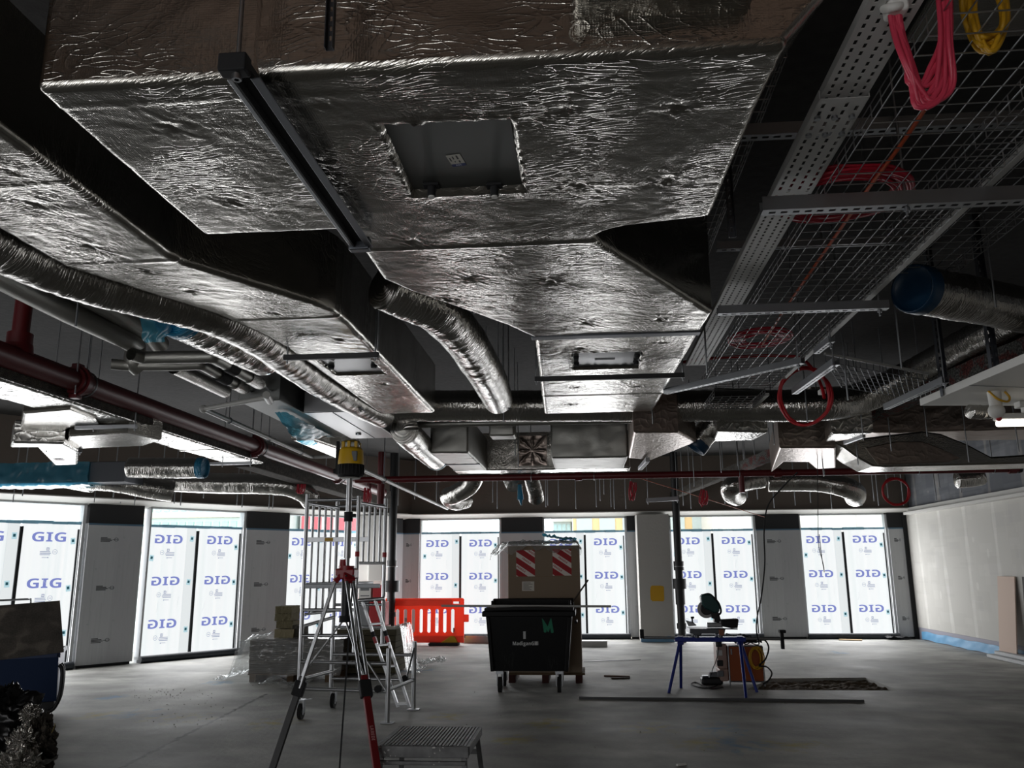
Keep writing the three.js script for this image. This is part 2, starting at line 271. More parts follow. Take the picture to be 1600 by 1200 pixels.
// ---------------------------------------------------------------- glazed fronts
// print of the protective film: lettering as it reads from outside, so reversed in here
const logoInk = '#7b85c6', fineInk = '#8e97b4';
function filmTexture(reversed, band) {
  return canvasTexture(512, 1176, (g, w, h) => {                       // one sheet, 1 m x 2.35 m
    const S = w, gr = g;
    gr.fillStyle = '#f4f7f8'; gr.fillRect(0, 0, w, h);
    for (let k = 0; k < 60; k++) { gr.globalAlpha = 0.10; gr.fillStyle = rnd() < 0.5 ? '#ffffff' : '#dfe7ea'; gr.fillRect(rnd() * w, 0, rr(3, 40), h); }
    gr.globalAlpha = 1;
    if (band) { gr.fillStyle = '#e4e9ea'; gr.fillRect(w * 0.80, 0, w * 0.2, h); gr.fillStyle = '#d3dadd'; gr.fillRect(w * 0.80, 0, 3, h); }
    gr.save(); if (reversed) { gr.translate(w, 0); gr.scale(-1, 1); }
    for (const [k, yy] of [2.17, 1.41, 0.65].entries()) {
      const y = h - (yy - FILM_BOTTOM) * S, cx = reversed ? w * (band ? 0.58 : 0.5) : w * 0.47;
      gr.fillStyle = logoInk; gr.textAlign = 'center'; gr.textBaseline = 'middle'; gr.font = 'bold 112px sans-serif';
      gr.save(); gr.translate(cx, y); gr.scale(1.55, 1); gr.fillText('GIG', 0, 0); gr.restore();
      const bx = cx + 10, by = y + 0.24 * S; gr.fillStyle = fineInk; gr.strokeStyle = fineInk; gr.lineWidth = 3;
      gr.fillRect(bx - 26, by - 34, 26, 26); gr.fillStyle = '#f4f7f8'; gr.fillRect(bx - 21, by - 29, 6, 16); gr.fillRect(bx - 11, by - 29, 6, 16); gr.fillStyle = fineInk;
      for (let r = 0; r < 3; r++) gr.fillRect(bx - 80, by - 2 + r * 13, [88, 96, 90][r], 6);
      gr.fillRect(bx - 60, by + 48, 60, 4); gr.beginPath(); gr.arc(bx + 50, by + 2, 20, 0, 6.3); gr.stroke(); gr.fillRect(bx + 38, by, 24, 4);
      gr.fillRect(bx - 10, by + 46, 7, 10);
    }
    gr.restore();
    // fixing patches
    const patch = (x, y) => { gr.save(); gr.translate(x * w, h * y); gr.rotate(rr(-0.15, 0.15)); gr.fillStyle = '#b5d5de'; gr.fillRect(-21, -27, 42, 54); gr.fillStyle = '#1d4a55'; gr.fillRect(-11, -15, 22, 24); gr.restore(); };
    for (const y of [0.12, 0.47, 0.83]) patch(band ? 0.9 + rr(-0.02, 0.02) : 0.88, y + rr(-0.04, 0.06));
    if (band) patch(0.1, 0.16 + rr(-0.05, 0.1));
    gr.strokeStyle = '#c3cad0'; gr.lineWidth = 2; for (let k = 0; k < 3; k++) { gr.beginPath(); const x = w * rr(0.2, 0.75), y = h * rr(0.25, 0.75); gr.moveTo(x, y); gr.lineTo(x + rr(-16, 16), y + 46); gr.lineTo(x + rr(-25, 25), y + 86); gr.stroke(); }
  });
}
const film = [[true, true], [true, false], [false, true], [false, false], [true, true], [true, false]].map(([r, b]) => { const t = filmTexture(r, b); return new THREE.MeshStandardMaterial({ color: 0x888888, map: t, roughness: 0.6, emissive: 0xffffff, emissiveMap: t, emissiveIntensity: WINDOW_GLOW }); });
const glass = new THREE.MeshPhysicalMaterial({ color: 0xf2f6f6, roughness: 0.02, transmission: 1, thickness: 0, ior: 1.45 });
const frameMat = std(0x24272b, 0.5, 0.3), revealMat = std(0xb9bcbe, 0.6), tapeMat = std(0x8fc4de, 0.5), sillMat = std(0x20262d, 0.55);
// a bay of two sheets, 2 m wide, built along local x with +z looking into the room
let bayCount = 0;
function bay(pos, turn, kind, order) {
  const w = structGroup(`window_${++bayCount}`); w.position.copy(pos); w.rotation.y = turn;
  mesh('frame', [box(-1.0, -0.965, 0.0, SOFFIT + 0.05, -0.12, 0.06), box(0.95, 1.0, 0, SOFFIT + 0.05, -0.12, 0.06), box(-1, 1, 0.05, 0.1, -0.12, 0.06), box(-1, 1, SOFFIT, SOFFIT + 0.06, -0.12, 0.06)], revealMat, w);
  mesh('mullion', box(-0.028, 0.022, 0.1, FILM_TOP - 0.07, -0.06, 0.02, 0.004), frameMat, w);
  mesh('jamb_gasket', box(0.905, 0.93, 0.1, FILM_TOP - 0.1, -0.05, 0.012), frameMat, w);
  for (const s of [0, 1]) {
    const g = new THREE.BoxGeometry(0.95, FILM_TOP - FILM_BOTTOM, 0.008);
    mesh('film_panel', g, film[(kind === 'plain' ? 2 : order % 2 ? 4 : 0) + s], w).position.set(s ? 0.485 : -0.495, (FILM_TOP + FILM_BOTTOM) / 2, -0.02);
  }
  mesh('pane', box(-0.965, 0.965, FILM_TOP + 0.02, SOFFIT, -0.06, -0.05), glass, w);
  const tp = []; for (let k = 0; k < 8; k++) tp.push(box(-0.96 + k * 0.24, -0.96 + k * 0.24 + 0.25, FILM_TOP - 0.02 + rr(-0.006, 0.006), FILM_TOP + 0.03 + rr(-0.006, 0.008), -0.018, -0.008));
  mesh('tape', tp, tapeMat, w);
  mesh('sill_roll', [rod(V(-1, 0.065, 0.13), V(1, 0.065, 0.13), 0.065, 0.065, 16), box(-1, 1, 0, 0.05, 0, 0.1)], sillMat, w);
  const l = new THREE.RectAreaLight(0xfdfdff, WINDOW_LIGHT, 1.9, FILM_TOP - FILM_BOTTOM); l.position.set(0, (FILM_TOP + FILM_BOTTOM) / 2, 0.03); l.rotation.y = Math.PI; w.add(l); l.name = 'daylight';
  return w;
}
for (const [k, x] of [-3, 0, 3, 6].entries()) bay(V(x, 0, ZF), 0, 'reversed', k);
const turnL = Math.atan2(LN.x, LN.z);
for (const [k, t] of [3, 0, -3.15, -6.2, -9.2, -12.2].entries()) bay(onLeft(t), turnL, k === 2 ? 'plain' : 'reversed', k);
// cladding boards of the piers between the bays
const cladTexture = canvasTexture(256, 768, (g, w, h) => {
  g.fillStyle = '#b4b6b8'; g.fillRect(0, 0, w, h);
  for (let k = 0; k < 120; k++) { g.globalAlpha = 0.03; g.fillStyle = rnd() < 0.5 ? '#fff' : '#555'; g.fillRect(rnd() * w, rnd() * h, rr(2, 8), rr(30, 260)); }
  g.globalAlpha = 0.25; g.fillStyle = '#a0a3a6'; g.fillRect(w * 0.52, 0, w * 0.48, h);
  g.globalAlpha = 1; g.fillStyle = '#101113'; g.strokeStyle = '#2a2c2f'; g.lineWidth = 2;
  for (const y of [0.1, 0.45, 0.82]) { for (let r = 0; r < 4; r++) g.fillRect(60, h * y + r * 7, [30, 46, 52, 44][r], 4); g.beginPath(); g.arc(132, h * y + 12, 9, 0, 6.3); g.stroke(); g.fillRect(114, h * y + 12, 26, 2); }
  g.fillStyle = '#a9acae'; for (const [x, y] of [[0.2, 0.33], [0.62, 0.31], [0.15, 0.72], [0.6, 0.7], [0.66, 0.1]]) { g.beginPath(); g.arc(w * x, h * y, 6, 0, 6.3); g.fill(); }
});
const cladMat = std(0xffffff, 0.7, 0, { map: cladTexture }), pierBlack = std(0x1d1e20, 0.8);
function pier(pos, turn, w0, depth = 0.22) {
  const p = structGroup('wall_pier'); p.position.copy(pos); p.rotation.y = turn;
  mesh('cladding_board', new THREE.BoxGeometry(w0, FILM_TOP - 0.04, depth).translate(0, (FILM_TOP + 0.06) / 2, depth / 2 - 0.12), cladMat, p);
  mesh('pier_head', box(-w0 / 2, w0 / 2, FILM_TOP + 0.01, SLAB, -0.14, depth - 0.13), pierBlack, p);
  mesh('pier_foot', box(-w0 / 2 + 0.03, w0 / 2 - 0.03, 0, 0.05, -0.1, depth - 0.15), M.blackSoft, p);
  mesh('tape', box(-w0 / 2, w0 / 2, FILM_TOP - 0.02, FILM_TOP + 0.012, depth - 0.13, depth - 0.117), std(0x4d6b80, 0.6), p);
}
for (const [x, w] of [[-1.5, 1], [1.5, 1], [4.5, 1], [7.23, 0.46], [-4.2, 0.42]]) pier(V(x, 0, ZF), 0, w);
for (const [t, w] of [[1.5, 1], [-1.62, 0.98], [-4.7, 1.0], [-7.7, 1], [-10.7, 1], [4.6, 1.15]]) pier(onLeft(t), turnL, w);
struct('corner_gasket', box(XR - 0.09, XR, 0, SOFFIT, ZF + 0.02, ZF + 0.13), M.blackSoft);
// dark bulkhead and white board ledge over the windows
const bulkMat = std(0x6e655d, 0.9, 0, { bumpMap: fineBump, bumpScale: 1 });
struct('wall_front_upper', box(CORNER.x - 0.4, XR, SOFFIT + 0.11, SLAB, ZF - 0.25, ZF + 0.3), bulkMat);
// splayed white soffit board: thin at the glass, rising into the room
const splay = (L, cut) => metreUV(polygonPrism([[-0.1, 0], [0.44, 0.105], [0.44, 0.125], [-0.1, 0.07]], L, 0).rotateY(-Math.PI / 2)).translate(L / 2, SOFFIT, 0);
struct('trim_2', splay(XR - CORNER.x + 0.1).translate((XR + CORNER.x - 0.1) / 2, 0, ZF), M.plaster);
{
  const L = T_CORNER - T_END, mid = onLeft((T_CORNER + T_END) / 2);
  const place = (g) => g.rotateY(turnL).translate(mid.x, 0, mid.z);
  struct('wall_left_front_upper', place(box(-L / 2 - 0.3, L / 2 + 0.2, SOFFIT + 0.11, SLAB, -0.25, 0.3)), bulkMat);
  struct('trim_3', place(splay(L - 0.1)), M.plaster);
}
// unseen lit windows added in the back wall to brighten faces turned to the photographer
for (const x of [-10, -6, -2]) { const w = bay(V(x, 0, ZB - 0.05), Math.PI, 'reversed', 1); }
// free-standing white column and the one by the corner
const colMat = std(0xb4b2ad, 0.8, 0, { bumpMap: fineBump, bumpScale: 0.5 });
{
  const c = structGroup('column'); mesh('shaft', box(1.19, 1.915, 0.0, SOFFIT + 0.02, -20.1, -19.4, 0.003), colMat, c);
  const g = []; for (let k = 0; k < 9; k++) g.push(box(1.18 + 0.083 * k, 1.18 + 0.083 * (k + 1), 0.004, 0.1 + 0.03 * Math.sin(k * 1.1), -19.398, -19.39)); mesh('film_strip', g, std(0x6b95b5, 0.6), c);
  const n = atZ(1027, 927, -19.4), s = []; for (let k = 0; k < 26; k++) { const a = rnd() * 6.28, q = 0.1 * Math.sqrt(rnd()); s.push(new THREE.PlaneGeometry(rr(0.2, 0.26), rr(0.22, 0.3)).rotateZ(rr(-0.06, 0.06)).translate(n.x + 0.4 * q * Math.cos(a), n.y + 0.4 * q * Math.sin(a), -19.397 + k * 0.0001)); } mesh('paint_mark', s, std(0xc99a22, 0.8), c);
  const a = atZ(557, 810, -18.9), b = atZ(603, 810, -18.9), d = structGroup('column');
  mesh('shaft', box(a.x, b.x, 0, SOFFIT + 0.05, -19.6, -18.9, 0.003), std(0xcfcdc8, 0.8), d);
}

// ---------------------------------------------------------------- insulated ducts
function gridIndex(rows, cols, idx, base = 0) { for (let j = 0; j < rows - 1; j++) for (let i = 0; i < cols - 1; i++) { const a = base + j * cols + i, b = a + 1, c = a + cols, d = c + 1; idx.push(a, b, d, a, d, c); } }
function indexed(pos, uv, idx) {
  const g = new THREE.BufferGeometry();
  g.setAttribute('position', new THREE.Float32BufferAttribute(pos, 3)); g.setAttribute('uv', new THREE.Float32BufferAttribute(uv, 2)); g.setIndex(idx);
  g.computeVertexNormals();
  return g;
}
function pucker(list, s, u) {                            // pulled-in pin with wrinkles running off it
  let d = 0;
  for (const p of list) {
    const ds = s - p.s, du = u - p.u, q = Math.hypot(ds, du);
    if (q > p.R * 1.6) continue;
    const th = Math.atan2(ds, du * p.k2);
    d += -0.007 * Math.exp(-q * q / 0.0005) + 0.0085 * Math.exp(-q / (p.R * 0.42)) * (ridge(Math.sin(th * p.k + p.ph + 1.5 * noise2(q * 14 + p.ph, th * 1.3 + 9, 5)), 3) - 0.25);
  }
  return d;
}
// rectangular duct lofted along world z (or x): stations are [s, left, right, bottom, top]
function ductLoft({ st, axis = 'z', r = 0.03, cell = 0.03, amp = 0.004, pucks = [], seams = [], recess = [], seed = 1, top = true, crumpled = 0.085 }) {
  const put = axis === 'z' ? (s, u, y) => [u, y, s] : (s, u, y) => [s, y, u];
  const S = [];
  for (let i = 0; i < st.length - 1; i++) { const a = st[i], b = st[i + 1], n = Math.max(1, Math.ceil(Math.abs(b[0] - a[0]) / cell)); for (let k = 0; k < n; k++) S.push(a.map((x, j) => x + (b[j] - x) * k / n)); }
  S.push(st[st.length - 1]);
  const dir = Math.sign(st[st.length - 1][0] - st[0][0]), rows = [], nA = 4;
  for (let k = 0; k <= 4; k++) { const a = k / 4 * Math.PI / 2, q = S[0]; rows.push({ s: q[0] + dir * r * (1 - Math.sin(a)), i: r * (1 - Math.cos(Math.PI / 2 - a)), q, k }); }
  rows.forEach((o, k) => { const a = k / 4 * Math.PI / 2; o.s = S[0][0] + dir * r * (1 - Math.cos(a)); o.i = r * (1 - Math.sin(a)); });
  for (const q of S) if (dir * (q[0] - S[0][0]) > r * 1.2 && dir * (S[S.length - 1][0] - q[0]) > r * 1.2) rows.push({ s: q[0], i: 0, q });
  for (let k = 4; k >= 0; k--) { const a = k / 4 * Math.PI / 2, q = S[S.length - 1]; rows.push({ s: q[0] - dir * r * (1 - Math.cos(a)), i: r * (1 - Math.sin(a)), q }); }
  const wMax = Math.max(...S.map((q) => q[2] - q[1])), hMax = Math.max(...S.map((q) => q[4] - q[3]));
  const nS = Math.max(3, Math.ceil(hMax / (cell * 2))), nB = Math.max(4, Math.ceil(wMax / cell));
  const pos = [], uv = [], idx = [];
  const prof = (l, rt, b, t, rc, lean = 0) => {
    const o = [];
    for (let k = 0; k < nS; k++) o.push([l, t + (b + rc - t) * k / nS, -1, 0]);
    for (let k = 0; k < nA; k++) { const a = k / nA * Math.PI / 2; o.push([l + rc - rc * Math.cos(a), b + rc - rc * Math.sin(a), -Math.cos(a), -Math.sin(a)]); }
    for (let k = 0; k <= nB; k++) o.push([l + rc + (rt - l - 2 * rc) * k / nB, b, 0, -1]);
    for (let k = 1; k <= nA; k++) { const a = k / nA * Math.PI / 2; o.push([rt - rc + rc * Math.sin(a), b + rc - rc * Math.cos(a), Math.sin(a), -Math.cos(a)]); }
    for (let k = 1; k <= nS; k++) o.push([rt + lean * k / nS, b + rc + (t - b - rc) * k / nS, 1, lean > 0.05 ? -0.5 : 0]);
    return o;
  };
  let cols = 0;
  const bump = (s, u, y, nu, ny) => {
    let d = amp * (noise2(s * 2.3 + 30 + seed, (u + y) * 3.1 + 30, seed) + 0.6 * noise2(s * 7 + 30, (u + y) * 8 + seed, seed + 3) + 0.35 * noise2(s * 19 + 10, (u + y) * 17 + 10, seed + 5));
    { const f = 0.22 / cell, A = cell * crumpled, p = u + y, m = smooth(-0.35, 0.4, noise2(s * 1.7 + 11, p * 1.7 + seed, seed + 9)); // crumples of the wrap, as fine as the mesh carries them
      d += A * (0.35 + m) * (ridge(noise2(s * f * 1.5 + 20, p * f * 0.55 + 20 + seed, seed + 21), 3) + 0.7 * ridge(noise2(s * f * 0.6 + 40, p * f + 40, seed + 23), 4) + 0.5 * noise2(s * f * 1.3 + 7, p * f * 1.3 + 7, seed + 25)); }
    if (ny < -0.6) d += pucker(pucks, s, u);
    for (const [q, h, w] of seams) d += h * Math.exp(-((s - q) ** 2) / (w * w));
    for (const [s0, s1, u0, u1, dep] of recess) {
      const e = Math.min(s - s0, s1 - s, u - u0, u1 - u) + 0.006 * noise2(s * 30, u * 30, 9);
      if (ny < -0.6) d += e > 0 ? -dep * smooth(0, 0.012, e) : 0.010 * Math.exp(e / 0.018) * (0.6 + 0.6 * noise2(s * 26 + 7, u * 26 + 7, 11));
    }
    return d;
  };
  for (const o of rows) {
    const [, l, rt, b, t, lean] = o.q, P = prof(l + o.i, rt - o.i, b + o.i, t - o.i * 0.3, Math.max(r - o.i, 0.003), lean);
    cols = P.length; let run = 0;
    P.forEach(([u, y, nu, ny], k) => {
      if (k) run += Math.hypot(u - P[k - 1][0], y - P[k - 1][1]);
      const d = bump(o.s, u, y, nu, ny) * (o.i > 0 ? 0.6 : 1);
      pos.push(...put(o.s, u + nu * d, y + ny * d)); uv.push(k <= nS + nA ? u + y : u + run * 0 + (k > nS + nA + nB ? y : 0), o.s);
    });
  }
  // continuous run along the profile as u
  for (let j = 0; j < rows.length; j++) { let run = 0; for (let k = 0; k < cols; k++) { const a = 3 * (j * cols + k); if (k) { const b = a - 3; run += Math.hypot(pos[a] - pos[b], pos[a + 1] - pos[b + 1], axis === 'z' ? 0 : pos[a + 2] - pos[b + 2]); } uv[2 * (j * cols + k)] = run; } }
  gridIndex(rows.length, cols, idx);
  // end faces
  for (const o of [rows[0], rows[rows.length - 1]]) {
    const [, l, rt, b, t, lean = 0] = o.q, nu_ = Math.max(2, Math.ceil((rt - l) / cell)), ny_ = Math.max(2, Math.ceil((t - b) / cell)), base = pos.length / 3, sg = o === rows[0] ? -dir : dir, part = [];
    for (let j = 0; j <= ny_; j++) for (let i = 0; i <= nu_; i++) {
      const y = b + r - 0.001 + (t - b - r) * j / ny_, u = l + r + (rt - l - 2 * r + lean * j / ny_) * i / nu_, e = Math.min(i, nu_ - i, j, ny_ - j) > 0 ? 1 : 0;
      pos.push(...put(o.s + sg * e * amp * 1.5 * (0.3 + noise2(u * 5 + 40, y * 7 + 40, seed) + 0.5 * noise2(u * 14, y * 16, seed + 2)), u, y)); uv.push(u, y);
    }
    gridIndex(ny_ + 1, nu_ + 1, part, base); idx.push(...(o === rows[0] ? part : part.reverse()));
  }
  if (top) { const base = pos.length / 3; for (const o of rows) { const [, l, rt, , t, lean = 0] = o.q; pos.push(...put(o.s, l + o.i, t - o.i * 0.3), ...put(o.s, rt + lean - o.i, t - o.i * 0.3)); uv.push(l, o.s, rt, o.s); } const part = []; gridIndex(rows.length, 2, part, base); idx.push(...part.reverse()); }
  if ((axis === 'z') === (dir < 0)) { /* outward already */ } else idx.reverse();
  return indexed(pos, uv, idx);
}
// prism with a plan outline, for ducts farther off
function ductPrism(plan, b, t, bevel = 0.02) {
  const s = new THREE.Shape(plan.map((p) => new THREE.Vector2(p.x, -p.z)));
  return metreUV(new THREE.ExtrudeGeometry(s, { depth: t - b - 2 * bevel, bevelEnabled: true, bevelThickness: bevel, bevelSize: bevel, bevelOffset: -bevel, bevelSegments: 2 }).rotateX(-Math.PI / 2).translate(0, b + bevel, 0));
}
// round duct wrapped in foil along a curve
function roundDuct(points, radius, { seg = 60, sides = 28, amp = 0.003, seed = 1, ends = true, fine = 0.018 } = {}) {
  const c = new THREE.CatmullRomCurve3(points, false, 'centripetal'), L = c.getLength(), pos = [], uv = [], idx = [];
  seg = Math.max(12, Math.round(L / fine)); sides = Math.max(24, Math.round(radius * 6.283 / fine));
  const fr = c.computeFrenetFrames(seg, false), f = 0.2 / fine, A = fine * 0.12;
  // keep one direction upright all along
  for (let j = 0; j <= seg; j++) {
    const P = c.getPointAt(j / seg), T = fr.tangents[j], up = Math.abs(T.y) > 0.9 ? V(1, 0, 0) : V(0, 1, 0), X = T.clone().cross(up).normalize(), Y = X.clone().cross(T);
    for (let i = 0; i <= sides; i++) {
      const th = i / sides * 2 * Math.PI, s = j / seg * L, q = i % sides / sides * 2 * Math.PI;
      const rr_ = radius * (typeof points.taper === 'function' ? points.taper(j / seg) : 1) + amp * (noise2(s * 9 + seed, Math.cos(q) * 1.2 + 20, seed) + 0.7 * noise2(s * 22 + seed, Math.sin(q) * 2 + 30, seed + 4) + 0.5 * noise2(s * 5 + 9, q * 2 + 3 * Math.cos(q), seed + 2) * Math.sin(q / 2));
      const cx = Math.cos(q) * radius, cy = Math.sin(q) * radius, crease = A * (0.4 + smooth(-0.3, 0.4, noise2(s * 2 + seed, cx * 4 + cy * 3 + 9, seed + 6))) * (ridge(noise2(s * f * 1.3 + 5, cx * 7 + 20, seed + 31), 3) + ridge(noise2(s * f * 1.3 + 5, cy * 7 + 40, seed + 33), 3) + 0.6 * noise2(s * f + 3, (cx + cy) * f * 0.6 + 30, seed + 35));
      const p = P.clone().addScaledVector(X, Math.cos(th) * (rr_ + crease)).addScaledVector(Y, Math.sin(th) * (rr_ + crease));
      pos.push(p.x, p.y, p.z); uv.push(s, th * radius);
    }
  }
  gridIndex(seg + 1, sides + 1, idx);
  if (ends) for (const j of [0, seg]) { const P = c.getPointAt(j / seg), base = pos.length / 3; pos.push(P.x, P.y, P.z); uv.push(0, 0); for (let i = 0; i < sides; i++) { const a = j * (sides + 1) + i; idx.push(...(j ? [a, a + 1, base] : [a + 1, a, base])); } }
  return indexed(pos, uv, idx.reverse());
}
const pk = (px, py, y, R = 0.17) => { const p = atY(px, py, y); return { s: p.z, u: p.x, R: R * rr(0.8, 1.25), k: Math.floor(rr(7, 12)), k2: rr(0.7, 1.4), ph: rr(0, 6) }; };

const plan = (y, ...pts) => pts.map(([a, b]) => atY(a, b, y));
const rect = (x0, x1, z0, z1) => { const p = [V(x0, 0, z0), V(x1, 0, z0), V(x1, 0, z1), V(x0, 0, z1)]; p.box = [x0, x1, z0, z1]; return p; };
// --- the large branching duct overhead
{
  const t = thing('insulated_duct', 'widest foil-wrapped branching air duct overhead with square grey access door near the camera', 'air duct');
  const y = 3.05, top = 3.78, near = -2.1;
  const pucks = [[265, 197], [365, 313], [645, 377], [735, 435], [905, 290], [1060, 165], [1045, 280], [700, 470], [915, 505], [1030, 500], [905, 545], [1035, 535], [900, 605], [995, 604], [890, 632], [860, 440], [480, 260], [500, 160], [880, 175]].map(([a, b]) => pk(a, b, y));
  const pan = [[583, 198], [812, 190], [818, 297], [623, 300]].map(([a, b]) => atY(a, b, y)), s0 = Math.min(...pan.map((p) => p.z)) - 0.0, s1 = Math.max(...pan.map((p) => p.z)), u0 = -0.63, u1 = -0.195;
  const pan2 = [[893, 552], [1005, 548], [1008, 573], [893, 577]].map(([a, b]) => atY(a, b, y)), v0 = pan2[0].x, v1 = pan2[1].x, w0 = pan2[3].z, w1 = pan2[0].z;
  const body = ductLoft({ st: [[near, -0.97, 0.6, y, top, 0.62], [-2.4, -0.97, 0.577, y, top, 0.42], [-3.24, -0.97, 0.552, y, top, 0.05], [-3.30, -0.97, 0.23, y, top, 0], [-3.35, -0.97, 0.13, y, top, 0], [-3.42, -0.97, 0.075, y, top, 0], [-3.50, -0.97, 0.105, y, top, 0], [-3.86, -0.97, 0.32, y, top, 0], [-4.0, -0.90, 0.40, y, top, 0], [-4.62, -0.50, 0.756, y, top, 0], [-4.72, -0.435, 0.752, y, top, 0], [-5.0, -0.29, 0.738, y, top, 0], [-5.12, -0.285, 0.734, y, top, 0], [-7.69, -0.35, 0.66, y, top, 0]],
    crumpled: 0.06, cell: 0.0145, r: 0.028, amp: 0.0022, pucks, seams: [[-3.47, 0.006, 0.009], [-5.02, -0.012, 0.02], [-6.85, 0.005, 0.012], [-2.22, 0.0025, 0.008]], recess: [[s0, s1, u0, u1, 0.032], [w0, w1, v0, v1, 0.025]], seed: 3 });
  const wing = ductLoft({ st: [[near + 0.004, -1.595, -0.9, y - 0.004, top], [-3.225, -1.595, -0.9, y - 0.004, top]], crumpled: 0.06, cell: 0.0145, r: 0.026, amp: 0.002, pucks, seams: [[-2.2, 0.0025, 0.008]], seed: 8 });
  mesh('foil_jacket', [body, wing], M.foil, t);
  // proud flange cover on the near face
  const fc = ductLoft({ st: [[-2.0, 0.005, 0.50, 3.17, top - 0.02], [-2.14, 0.005, 0.50, 3.17, top - 0.02]], cell: 0.03, r: 0.025, amp: 0.006, seed: 12 });
  mesh('flange_cover', fc, M.foil, t);
  const door = mesh('access_panel', box(u0 + 0.008, u1 - 0.008, y + 0.018, y + 0.026, s0 + 0.008, s1 - 0.008, 0.003), M.panelSteel, t);
  const stick = canvasTexture(128, 192, (g, w, h) => { g.fillStyle = '#c9c6bd'; g.fillRect(0, 0, w, h); g.fillStyle = '#26356f'; g.fillRect(0, h - 44, w, 44); g.fillStyle = '#dfe3ef'; g.font = 'bold 30px sans-serif'; g.textAlign = 'center'; g.fillText('EOL', w / 2, h - 12); g.fillStyle = '#3b3b3b'; for (const [x, yy, ww, hh] of [[14, 40, 12, 60], [44, 22, 12, 50], [44, 100, 10, 20], [80, 14, 16, 62], [82, 96, 14, 36]]) g.fillRect(x, yy, ww, hh); });
  const a = atY(713, 251, y + 0.017), lb = new THREE.BoxGeometry(0.052, 0.001, 0.085); { const q = lb.attributes.position, n = lb.attributes.normal, f = new Float32Array(q.count * 2); for (let i = 0; i < q.count; i++) { f[2 * i] = q.getX(i) / 0.052 + 0.5; f[2 * i + 1] = 0.5 + q.getZ(i) / 0.085; } lb.setAttribute('uv', new THREE.BufferAttribute(f, 2)); }
  tag(mesh('label_sticker', lb.rotateY(-0.15).translate(a.x, y + 0.0172, a.z), std(0xffffff, 0.6, 0, { map: stick }), door), 'white and blue maker sticker');
  for (const px of [675, 773]) { const c = atY(px, 297, y); mesh('catch', [rod(V(c.x, y + 0.02, c.z + 0.01), V(c.x, y - 0.03, c.z + 0.01), 0.016, 0.016, 14), box(c.x - 0.03, c.x + 0.03, y + 0.008, y + 0.018, c.z - 0.01, c.z + 0.03, 0.002)], M.blackSoft, door); mesh('catch_tip', rod(V(c.x, y - 0.029, c.z + 0.01), V(c.x, y - 0.036, c.z + 0.01), 0.012, 0.012, 14), M.white, door); }
  const door2 = mesh('access_panel', box(v0 + 0.008, v1 - 0.008, y + 0.012, y + 0.02, w0 + 0.01, w1 - 0.01, 0.003), M.sheet, t);
  mesh('label_sticker', box((v0 + v1) / 2 - 0.08, (v0 + v1) / 2 + 0.06, y + 0.0105, y + 0.0118, (w0 + w1) / 2 - 0.02, (w0 + w1) / 2 + 0.03), M.grey, door2);
  for (const x of [v0 + 0.03, v1 - 0.03]) for (const k of [0.3, 0.7]) mesh('catch', rod(V(x, y + 0.015, w0 + (w1 - w0) * k), V(x, y - 0.012, w0 + (w1 - w0) * k), 0.02, 0.016, 10), M.blackSoft, door2);
  mesh('strap_band', box(-0.30, 0.74, y - 0.006, y + 0.004, -5.06, -4.985, 0.003), M.galvDark, t);
}
// --- the offset duct to its left
{
  const t = thing('insulated_duct', 'foil-wrapped air duct left of the widest one, stepping sideways halfway along its run', 'air duct');
  const y = 3.05, top = 3.5, pucks = [[60, 320], [140, 385], [300, 455], [230, 425], [470, 522], [560, 620], [600, 600], [430, 490], [530, 530], [20, 270]].map(([a, b]) => pk(a, b, y, 0.13));
  const q = [[487, 562], [585, 557], [603, 582], [512, 586]].map(([a, b]) => atY(a, b, y)), u0 = -1.80, u1 = -1.43, s0 = q[3].z, s1 = q[0].z;
  mesh('foil_jacket', ductLoft({ st: [[-1.0, -2.43, -1.857, y, top], [-3.45, -2.42, -1.857, y, top], [-3.56, -2.41, -1.83, y, top], [-4.2, -2.10, -1.415, y, top], [-4.36, -2.04, -1.36, y, top], [-4.6, -1.97, -1.343, y, top], [-5.05, -1.90, -1.343, y, top], [-7.5, -1.88, -1.35, y, top]], crumpled: 0.065, cell: 0.0155, r: 0.03, amp: 0.0026, pucks, seams: [[-3.5, 0.005, 0.01], [-4.45, 0.005, 0.01], [-2.7, 0.004, 0.009]], recess: [[s0, s1, u0, u1, 0.025]], seed: 21 }), M.foil, t);
  const d = mesh('access_panel', box(u0 + 0.008, u1 - 0.008, y + 0.01, y + 0.018, s0 + 0.008, s1 - 0.008, 0.003), M.sheet, t);
  for (const x of [u0 + 0.03, u1 - 0.03]) mesh('catch', rod(V(x, y + 0.015, (s0 + s1) / 2), V(x, y - 0.012, (s0 + s1) / 2), 0.025, 0.02, 10), M.blackSoft, d);
}
// --- round run hugging its left side
{
  const pts = [[-120, 330], [-40, 372], [60, 420], [140, 447], [220, 468], [330, 498], [390, 535], [450, 577], [520, 620], [588, 654]].map(([a, b]) => atY(a, b, 3.08));
  pts.forEach((p, i) => { p.y = 3.12; if (i > 5) p.x += 0.06; });
  tag(mesh('round_duct', roundDuct(pts, 0.13, { seg: 150, amp: 0.003, seed: 31 }), M.foilRoundSoft), 'slim round foil duct hugging the left edge of the sideways-stepping duct', 'air duct');
}
// --- curved flexible duct between the two large ones
tag(mesh('flexible_duct', roundDuct([[600, 478], [635, 488], [675, 500], [718, 532], [752, 575], [770, 612], [778, 640]].map(([a, b], i) => { const p = atY(a, b, 3.1); p.y = [3.22, 3.2, 3.18, 3.15, 3.12, 3.14, 3.2][i]; return p; }), 0.138, { seg: 90, sides: 36, amp: 0.003, seed: 41 }), M.foilRound), 'shiny curved flexible foil duct bending down between the two largest ducts', 'air duct');
